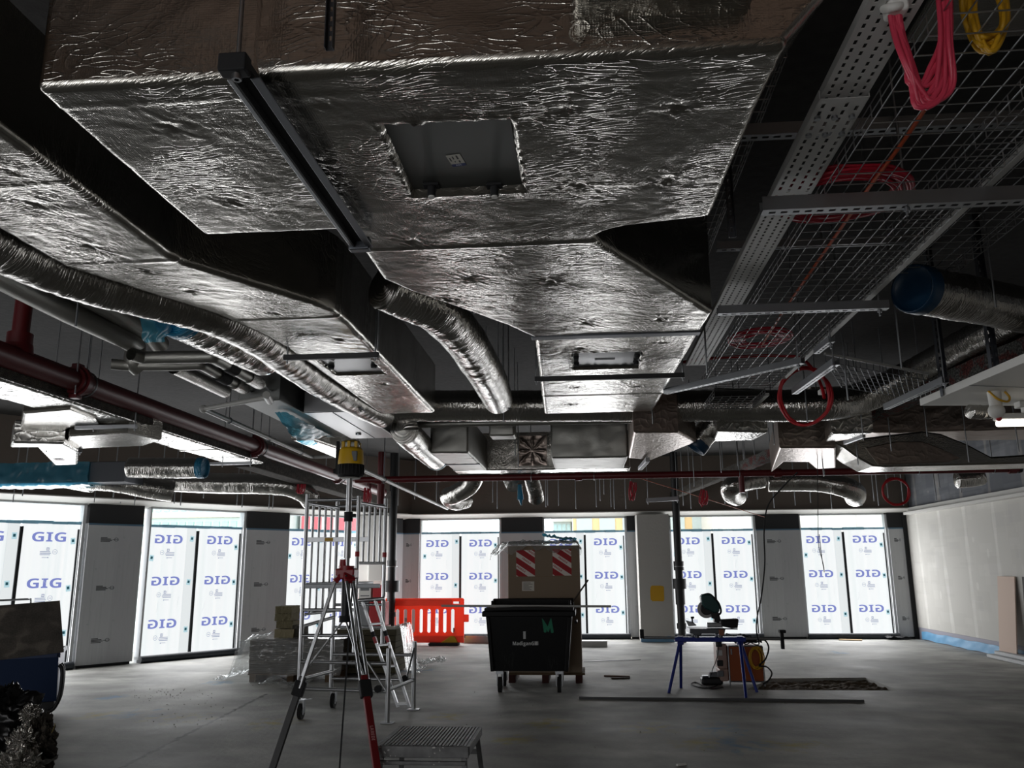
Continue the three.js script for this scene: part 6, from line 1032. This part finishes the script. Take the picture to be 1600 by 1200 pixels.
// --- mitre saw on its blue stand
{
  const z = -12.0, P = (x, y, dz = 0) => atZ(x, y, z + dz), t = thing('saw_stand', 'folding saw stand with four blue legs and long grey rails', 'saw stand');
  const yb = P(1110, 995).y, L = P(1057, 996), R = P(1160, 996);
  mesh('beam', [box(L.x - 0.03, R.x + 0.03, yb - 0.06, yb, z - 0.07, z - 0.01, 0.008), box(L.x - 0.03, R.x + 0.03, yb - 0.06, yb, z + 0.03, z + 0.09, 0.008)], M.blueSteel, t);
  mesh('extension_rail', rod(V(P(1004, 992).x, yb - 0.01, z), V(P(1224, 997).x, yb - 0.03, z), 0.018, 0.018, 12), M.galv, t);
  mesh('work_stop', [box(P(1219, 990).x, P(1224, 990).x, yb - 0.16, yb + 0.06, z - 0.03, z + 0.03, 0.005), box(P(1217, 985).x, P(1227, 985).x, yb + 0.05, yb + 0.09, z - 0.05, z + 0.05, 0.008)], M.blackSoft, t);
  mesh('work_stop', box(P(1000, 990).x, P(1006, 990).x, yb - 0.02, yb + 0.1, z - 0.03, z + 0.03, 0.005), M.blackSoft, t);
  for (const [fx, fy, tx, dz] of [[1045, 1083, 1062, 0.05], [1064, 1075, 1064, -0.04], [1166, 1092, 1155, 0.05], [1183, 1082, 1157, -0.04]]) { const f = G(fx, fy), a = V(P(tx, 1000).x, yb - 0.04, z + dz); mesh('leg', rod(a, f, 0.022, 0.02, 12), M.blueSteel, t); mesh('leg_bracket', box(a.x - 0.04, a.x + 0.04, yb - 0.1, yb + 0.01, a.z - 0.03, a.z + 0.03, 0.008), M.blueSteel, t); }
  const s = thing('mitre_saw', 'dark green mitre saw with raised head and black dust bag on the blue stand', 'mitre saw');
  const Q = (x, y) => { const p = atZ(1000 + x / 6, 900 + y / 6, z); return [p.x, p.y]; }, prism = (pts, z0, z1, bv = 0.008) => metreUV(polygonPrism(pts.map(([x, y]) => Q(x, y)), z1 - z0, bv).translate(0, 0, z0));
  mesh('base', [prism([[450, 485], [780, 485], [770, 530], [560, 530], [545, 548], [490, 548], [480, 530], [450, 528]], z - 0.22, z + 0.2), ...[-0.16, 0.14].flatMap((dz) => [rod(V(Q(520, 540)[0], yb - 0.002, z + dz), V(Q(520, 530)[0], Q(520, 525)[1], z + dz), 0.03, 0.03, 10), rod(V(Q(740, 540)[0], yb - 0.002, z + dz), V(Q(740, 530)[0], Q(740, 525)[1], z + dz), 0.03, 0.03, 10)])], M.galvDark, s);
  mesh('fence', [prism([[428, 415], [500, 432], [530, 465], [455, 470]], z - 0.02, z + 0.02), prism([[625, 435], [772, 435], [772, 480], [625, 480]], z - 0.02, z + 0.03)], M.galv, s);
  mesh('clamp_screw', [rod(V(...Q(490, 440), z + 0.02), V(...Q(488, 395), z + 0.02), 0.01, 0.01, 8), rod(V(...Q(475, 390), z + 0.02), V(...Q(505, 388), z + 0.02), 0.014, 0.014, 8)], M.blackSoft, s);
  mesh('swing_arm', prism([[660, 345], [730, 330], [752, 405], [740, 435], [690, 430], [690, 400], [665, 390]], z - 0.06, z + 0.05), M.black, s);
  mesh('motor_head', prism([[562, 195], [580, 172], [655, 170], [700, 225], [738, 280], [735, 330], [690, 345], [640, 320], [600, 300], [570, 250]], z - 0.06, z + 0.09, 0.015), M.teal, s);
  mesh('grip_handle', tube([V(...Q(575, 180), z + 0.06), V(...Q(640, 168), z + 0.06), V(...Q(690, 205), z + 0.06), V(...Q(735, 262), z + 0.06), V(...Q(752, 335), z + 0.06), V(...Q(720, 372), z + 0.05)], 0.014, 30, 8), M.blackSoft, s);
  const bc = Q(622, 308), b0 = V(bc[0], bc[1], z - 0.03); mesh('blade_guard', rod(b0, b0.clone().add(V(0, 0, 0.05)), 0.105, 0.105, 32), M.black, s); mesh('blade', rod(b0.clone().add(V(-0.008, -0.004, 0.05)), b0.clone().add(V(-0.008, -0.004, 0.053)), 0.118, 0.118, 40), M.steel, s); mesh('blade_flange', rod(b0.clone().add(V(0, 0, 0.05)), b0.clone().add(V(0, 0, 0.075)), 0.085, 0.07, 24), M.black, s);
  mesh('dust_bag', prism([[755, 408], [910, 400], [918, 410], [908, 485], [850, 488], [760, 470]], z - 0.08, z + 0.06, 0.02), M.blackSoft, s); mesh('bag_bar', rod(V(...Q(770, 495), z), V(...Q(915, 497), z), 0.008, 0.008, 8), M.galv, s);
  mesh('turntable_pad', prism([[715, 490], [760, 490], [765, 540], [745, 550], [720, 540]], z + 0.16, z + 0.22), std(0x8d5a44, 0.6), s);
}
// --- orange site box with leads
{
  const a = G(1137, 1072), z = a.z, P = (x, y) => atZ(x, y, z), t = thing('site_box', 'orange box trolley behind the saw stand, draped with leads', 'trolley'), or = std(0x92430f, 0.5), x0 = P(1137, 1000).x, x1 = P(1190, 1000).x, y1 = P(1150, 1010).y;
  mesh('orange_body', box(x0, x1, 0.05, y1, z - 0.5, z, 0.012), or, t);
  mesh('frame_tube', [rod(V(x0 - 0.005, 0, z + 0.015), V(x0 - 0.005, y1 + 0.01, z + 0.015), 0.01, 0.01, 8), rod(V(x0, 0.06, z + 0.015), V(x1, 0.06, z + 0.015), 0.01, 0.01, 8), rod(V(x1, 0, z + 0.015), V(x1, y1, z + 0.015), 0.01, 0.01, 8), rod(V(x0, y1 + 0.005, z + 0.01), V(x1, y1 + 0.005, z + 0.01), 0.01, 0.01, 8)], M.galv, t);
  const w = P(1121, 1010).x; mesh('socket_side', [box(w, x0 - 0.01, 0.22, y1 + 0.03, z - 0.42, z - 0.06, 0.02), box(w + 0.02, x0, 0.05, 0.22, z - 0.4, z - 0.08, 0.02)], std(0xa98f84, 0.5), t);
  for (const [yy, c] of [[0.3, M.black], [0.44, M.white], [0.56, M.black], [0.16, M.grey]]) mesh('socket', [box(w - 0.015, w + 0.07, yy - 0.04, yy + 0.04, z - 0.06, z - 0.03, 0.01)], c, t);
  mesh('latch', box(x0 + 0.03, x0 + 0.05, 0.42, 0.5, z, z + 0.015, 0.004), M.galv, t);
  const c = thing('cable_coil', 'tangle of black leads heaped on top of the orange trolley', 'cable coil'); for (let k = 0; k < 14; k++) { const q = V(rr(x0 + 0.14, x1 - 0.05), y1 + 0.02 + rr(0, 0.09), z - rr(0.05, 0.35)), R = rr(0.06, 0.13), pts = []; for (let i = 0; i < 9; i++) { const th = i / 9 * 6.283; pts.push(V(q.x + R * Math.cos(th), q.y + 0.03 * Math.sin(2 * th + k) + 0.012, q.z + R * Math.sin(th) * 0.7)); } mesh('turn', tube(pts, 0.008, 26, 6, true), M.blackSoft, c); }
  const yc = P(1181, 1030), y = thing('cable_coil', 'yellow lead coil hanging on the right end of the orange trolley', 'cable coil'); for (let k = 0; k < 6; k++) { const R = rr(0.09, 0.13), pts = [], ox = rr(-0.02, 0.02); for (let i = 0; i < 10; i++) { const th = i / 10 * 6.283; pts.push(V(yc.x + ox + R * 0.8 * Math.cos(th), yc.y + 0.02 + R * 1.3 * Math.sin(th), z + 0.035 + rr(-0.01, 0.012))); } mesh('turn', tube(pts, 0.007, 30, 6, true), M.yellowCable, y); }
  mesh('hook', rod(V(yc.x, yc.y + 0.2, z), V(yc.x, yc.y + 0.2, z + 0.06), 0.008, 0.008, 6), M.galv, y);
  const g0 = G(1112, 1070);
  const S = (label, pts, r = 0.009) => tag(mesh('power_cable', tube(pts.map((p) => p.isVector3 ? p : atZ(p[0], p[1], z + (p[2] || 0.06))), r, 60, 6), M.blackSoft), label, 'cable');
  S('thick black lead looping down at the right side of the orange trolley', [[1180, 1004], [1194, 1000, 0.1], [1201, 1012, 0.1], [1196, 1030, 0.1], [1186, 1040, 0.08], [1198, 1042, 0.12], [1206, 1052, 0.14], [1200, 1064, 0.15], [1192, 1069, 0.12]].map((p) => p), 0.011);
  S('black lead hanging from the saw down to the charger on the floor', [[1122, 1002], [1122, 1020], [1118, 1035], [1114, 1044], V(g0.x, 0.11, g0.z - 0.05)], 0.006);
  // charger and its leads
  const g = G(1112, 1070), h = thing('charger', 'black charger with a small box on top, on the floor by the orange trolley', 'charger');
  mesh('charger_body', box(g.x - 0.14, g.x + 0.16, 0.0, 0.1, g.z - 0.16, g.z + 0.04, 0.03), M.black, h); mesh('battery_block', box(g.x - 0.02, g.x + 0.1, 0.1, 0.17, g.z - 0.12, g.z, 0.015), M.grey, h); mesh('charger_top', box(g.x - 0.12, g.x - 0.03, 0.095, 0.12, g.z - 0.12, g.z, 0.01), M.galvDark, h);
  tag(mesh('power_cable', tube([G(1128, 1066), G(1116, 1074), G(1100, 1076), G(1086, 1073), G(1080, 1069), G(1088, 1067), G(1098, 1072), G(1112, 1077), G(1130, 1075)].map((p) => p.setY(0.008)), 0.007, 70, 6), M.blackSoft), 'black lead curled on the floor in front of the charger', 'cable');
}
// --- skip, board and rubbish at the left edge
{
  const z = -9.4, P = (x, y) => atZ(x, y, z), t = thing('tipping_skip', 'dark blue wheeled tipping skip at the left edge with curved black handles', 'skip'), blue = std(0x142a4d, 0.45, 0.2);
  const tr = P(92, 1020), br = P(86, 1098), x0 = tr.x - 1.35, D = 1.0, parts0 = scene.children.length, turnAll = (o) => { o.position.sub(V(tr.x, 0, z)).applyAxisAngle(V(0, 1, 0), 0.5).add(V(tr.x, 0, z)); o.rotation.y += 0.5; };
  mesh('skip_body', [frustum([x0 + 0.25, br.x, z - D + 0.15, z - 0.12, br.y], [x0, tr.x, z - D, z, tr.y]), box(x0 - 0.02, tr.x + 0.015, tr.y - 0.05, tr.y, z - 0.01, z + 0.02, 0.005), box(tr.x - 0.02, tr.x + 0.02, tr.y - 0.05, tr.y, z - D, z + 0.02, 0.005)], blue, t);
  for (const dz of [-0.06, -0.22]) { const h = (x, y) => atZ(x, y, z).setZ(z + dz); mesh('handle', tube([h(92, 1040), h(95, 1046), h(95, 1062), h(91, 1090), h(84, 1107), h(76, 1113)].map((p) => p.setY(Math.max(p.y, 0.02))), 0.022, 40, 10), M.black, t); }
  for (const dz of [-0.15, -D + 0.2]) mesh('wheel', [rod(V(br.x - 0.45, 0.12, z + dz - 0.03), V(br.x - 0.45, 0.12, z + dz + 0.03), 0.12, 0.12, 22)], M.rubber, t); mesh('axle_frame', [box(br.x - 0.75, br.x - 0.02, br.y - 0.09, br.y, z - D + 0.15, z - 0.12, 0.01), box(br.x - 0.5, br.x - 0.4, 0.1, br.y - 0.05, z - D + 0.25, z - 0.2, 0.01), box(br.x - 0.14, br.x - 0.06, 0, br.y - 0.05, z - 0.25, z - 0.17, 0.01)], M.black, t);
  const b = [[-60, 950], [95, 938], [99, 1019], [-60, 1034]].map(([x, y]) => { const p = P(x, y); return [p.x, p.y]; });
  const stain = colourTexture(512, (u, v) => { const k = 74 + 26 * fbm(u * 5, v * 5, 5, 4, 141) + 10 * perlin(u * 60, v * 60, 60, 60, 143), s = 30 * smooth(0.1, 0.5, perlin(u * 4 + 0.3 * perlin(u * 9, v * 9, 9, 9, 3), v * 7, 4, 7, 145)); return [k + s, k * 0.93 + s * 0.95, k * 0.85 + s * 0.85]; }, 0.9);
  tag(mesh('plywood_board', metreUV(polygonPrism(b, 0.02, 0.002).translate(0, 0, z + 0.025)), std(0xffffff, 0.8, 0, { map: stain })), 'stained brown plywood board standing on the rim of the blue skip', 'board');
  tag(mesh('bent_metal_bar', tube([atZ(-20, 939, z - 0.5), atZ(38, 936.5, z - 0.5), atZ(46, 937, z - 0.5), atZ(48, 941, z - 0.5), atZ(48, 1021, z - 0.5)], 0.012, 40, 8), M.galv), 'thin bent metal bar rising behind the plywood board', 'bar');
  turnAll(t); turnAll(scene.children[scene.children.length - 2]);
  // heap of black sacks and foil offcuts
  const H = (px, py, zz) => atZ(px, py, zz);
  const blob = (c, rx, ry, rz, seed, fold, cut = true) => { const g = new THREE.SphereGeometry(1, 64, 44), p = g.attributes.position; for (let i = 0; i < p.count; i++) { const x = p.getX(i), y = p.getY(i), zz = p.getZ(i), n = 1 + fold * (0.9 * noise2(x * 2.5 + seed, y * 2.5 + zz * 2 + seed, seed) + 1.1 * ridge(noise2(x * 5 + zz * 2 + seed, y * 5 - zz * 3 + seed, seed + 1), 2) - 0.5 + 0.4 * noise2(x * 12 + zz * 4 + seed, y * 12 + zz * 5, seed + 2)); p.setXYZ(i, c.x + x * rx * n, Math.max(0.004, c.y + y * ry * n), c.z + zz * rz * n); } g.computeVertexNormals(); return metreUV(g); };
  const zb = -7.2, sack = std(0x0c0c0d, 0.32);
  const hs = thing('rubbish_sack', 'shiny black rubbish sack heaped in the bottom left corner', 'rubbish bag'), c0 = H(14, 1130, zb); mesh('sack', blob(V(c0.x - 0.12, 0.30, zb), 0.36, 0.34, 0.32, 7, 0.28), sack, hs);
  tag(mesh('crumpled_foil', blob(V(H(40, 1150, zb + 0.3).x, 0.28, zb + 0.32), 0.10, 0.11, 0.08, 17, 0.5), M.foil), 'upper crumpled lump of silver foil on the black sack', 'foil waste');
  tag(mesh('crumpled_foil', blob(V(H(32, 1180, zb + 0.45).x, 0.12, zb + 0.45), 0.12, 0.12, 0.1, 27, 0.5), M.foil), 'lower crumpled lump of silver foil at the bottom left corner', 'foil waste');
  tag(mesh('crumpled_foil', blob(V(H(50, 1108, zb + 0.1).x, 0.47, zb + 0.12), 0.07, 0.06, 0.06, 37, 0.5), M.foil), 'small foil scrap at the top of the black sack', 'foil waste');
  tag(mesh('wool_offcut', blob(V(H(66, 1140, zb + 0.2).x, 0.22, zb + 0.2), 0.09, 0.2, 0.1, 47, 0.5), std(0x4c463d, 0.95, 0, { bumpMap: speckle, bumpScale: 1 })), 'ragged grey-brown wool offcut leaning on the right of the black sack', 'insulation');
  tag(mesh('foil_offcut', crumple(0.24, 0.22, 16, 0.03, 57, () => 0.09).rotateZ(0.15).translate(H(62, 1172, zb + 0.35).x, 0.04, zb + 0.35), M.foilGrey), 'flat grey foil-faced offcut at the foot of the black sack', 'foil waste');
  tag(mesh('bent_wire', tube([H(60, 1160, zb + 0.2), H(76, 1152, zb + 0.2), H(84, 1138, zb + 0.2), H(86, 1130, zb + 0.2)], 0.003, 20, 5), std(0x8a7a40, 0.6)), 'thin curled strand sticking out of the wool offcut', 'wire');
}
// --- boards by the right wall, foam lengths
{
  const t = thing('leaning_board', 'pale pinkish board standing upright against the right wall', 'board'), z0 = atX(1563, 1015, 7.27).z, z1 = atX(1590, 1018, 7.27).z, ya = 0.14;
  mesh('board', [bar(V(XR - 0.16, ya, (z0 + z1) / 2), V(XR - 0.03, 1.42, (z0 + z1) / 2), 0.02, z1 - z0, 0.002)].map((g) => g), std(0xc9b3a4, 0.8), t);
  tag(mesh('leaning_board', bar(V(XR - 0.1, 0.14, -14.75), V(XR - 0.03, 1.42, -14.75), 0.025, 0.9, 0.002), std(0x4a4745, 0.85)), 'dark grey board leaning on the right wall at the frame edge', 'board');
  const foam = std(0xc9cbcc, 0.8, 0, { bumpMap: speckle, bumpScale: 0.5 });
  for (const [k, label] of ['lower white foam wrapped length lying along the foot of the right wall', 'upper white foam wrapped length resting on the lower one by the right wall'].entries()) { const o = thing('foam_length', label, 'foam'); mesh('foam', box(XR - 0.3 + k * 0.05, XR - 0.06, 0.0 + k * 0.07, 0.068 + k * 0.07, -16.3 + k * 0.2, -13.4, 0.02), foam, o); }
}
// --- bars and offcuts on the floor
const lay = (name, label, category, p, q, w, h, m) => { const a = G(...p), b = G(...q); a.y = b.y = h / 2; return tag(mesh(name, bar(a, b, w, h, 0.002), m), label, category); };
lay('metal_bar', 'long grey metal bar lying across the floor in front of the saw stand', 'bar', [905, 1092], [1350, 1097], 0.045, 0.03, std(0x4a4b4c, 0.6));
lay('timber_batten', 'short brown batten on the floor right of the bins, upper of the pair', 'batten', [944, 1057], [984, 1058], 0.05, 0.02, std(0x5a4033, 0.8));
lay('timber_batten', 'short dark batten on the floor right of the bins, lower of the pair', 'batten', [955, 1061], [984, 1060], 0.04, 0.02, std(0x43352d, 0.8));
lay('metal_strip', 'thin metal strip on the floor beyond the battens', 'strip', [912, 1034], [1001, 1031], 0.03, 0.008, M.galvDark);
lay('cable_offcut', 'small pale offcut on the floor near the bottom edge', 'offcut', [1058, 1197], [1072, 1195], 0.02, 0.016, M.white);
lay('plywood_offcut', 'thin plywood offcut on the floor before the rightmost window', 'board', [1311, 1000], [1347, 1001], 0.2, 0.02, std(0xb59a70, 0.8));
{
  const a = G(912, 1006); a.z = Math.max(a.z, -18.6); const p = atZ(908, 1003, -18.2), q = atZ(949, 1003, -18.2); tag(mesh('trunking_length', box(p.x, q.x, 0.0, 0.12, -18.5, -18.25, 0.01), M.pvcGrey), 'pale length of trunking on the floor just right of the bins', 'trunking');
  for (const [k, l] of ['lowest metal stud of the bundle on the floor left of the bins', 'middle metal stud of the bundle on the floor left of the bins', 'topmost metal stud of the bundle on the floor left of the bins'].entries()) { const b = atZ(726, 990, -19.2), c = atZ(800, 992, -19.0); tag(mesh('metal_stud', slotted(V(b.x - 0.1 + k * 0.06, 0.002 + k * 0.052, -19.3 + k * 0.03), V(c.x, 0.002 + k * 0.052, -19.1 + k * 0.02), 0.07, 0.05, 0.1, [0.03, 0.02]), M.galv), l, 'stud'); }
  const r = G(1408, 999), g = crumple(0.5, 0.22, 14, 0.03, 63, () => 0.05).translate(r.x - 0.1, 0, Math.max(r.z, -20.0)); tag(mesh('dark_rag', g, M.blackSoft), 'crumpled dark rag on the sill at the foot of the rightmost window', 'rag');
  // grit
  const st = []; for (let k = 0; k < 150; k++) { const [cx, cy, sx, sy] = [[280, 1092, 60, 14], [250, 1085, 40, 8], [300, 1118, 70, 18], [950, 1130, 300, 50], [420, 1068, 30, 6]][k % 5], p = G(cx + rr(-sx, sx), cy + rr(-sy, sy)), s = rr(0.003, 0.009); st.push(new THREE.IcosahedronGeometry(s, 0).scale(1, 0.6, 1).translate(p.x, s * 0.5, p.z)); }
  const gr = mesh('rubble_crumbs', st, std(0x9a978c, 0.9)); tag(gr, 'crumbs of rubble scattered over the concrete floor', 'debris'); gr.userData.kind = 'stuff';
}
// ---------------------------------------------------------------- buildings over the street
{
  const b = (label, x0, x1, z, mat, paneMat, cols, rows, y0, y1, bandMat) => {
    const t = thing('office_building', label, 'building'), w = (x1 - x0) / cols, h = (y1 - y0) / rows;
    mesh('facade', box(x0, x1, -2, 16, z - 6, z), mat, t);
    for (let j = 0; j < rows; j++) for (let i = 0; i < cols; i++) mesh('window', box(x0 + w * (i + 0.16), x0 + w * (i + 0.84), y0 + h * (j + 0.12), y0 + h * (j + 0.8), z - 0.02, z + 0.06), paneMat, t);
    for (let j = 0; j <= rows; j++) mesh('string_course', box(x0 - 0.1, x1 + 0.1, y0 + h * j - 0.12, y0 + h * j + 0.1, z, z + 0.3), bandMat, t);
    return t;
  };
  const stone = std(0xcfc2ac, 0.9);
  b('golden brick building seen over the film of the middle windows', atZ(895, 815, -46).x, atZ(1112, 815, -46).x, -46, std(0xd9b98a, 0.9), std(0xb4bcb9, 0.3), 6, 3, 3.0, 9.0, stone);
  b('pale concrete building with tall joints seen over the rightmost window film', atZ(1113, 815, -42).x, 26, -42, std(0xd6d2cc, 0.9), std(0xc6c0b8, 0.7), 12, 2, 2.4, 7.4, std(0xb5b0a8, 0.9));
  b('small pale glass block seen left of the golden brick building', atZ(864, 815, -48).x, atZ(892, 815, -48).x, -48, std(0xd0dcdc, 0.6), std(0xb4d3d8, 0.25), 4, 4, 3.0, 8.0, std(0xcfd4d2, 0.8));
  const g = b('greenish glass office block seen over the left windows', atZ(200, 815, -38).x, -14.0, -38, std(0xcfdcd8, 0.6), std(0xa9cdc6, 0.2), 18, 3, 2.6, 7.2, std(0xd6c9b8, 0.8));
  b('glass block with red fins seen behind the podium cage', -13.8, -8.6, -40, std(0xcfcac8, 0.7), std(0xc9626a, 0.6), 9, 1, 2.6, 6.0, std(0xc9c4bd, 0.8));
  struct('ground', box(-60, 60, -2.2, -2, -120, -22), std(0x8b8a86, 0.9));
}

renderer.render(scene, camera);
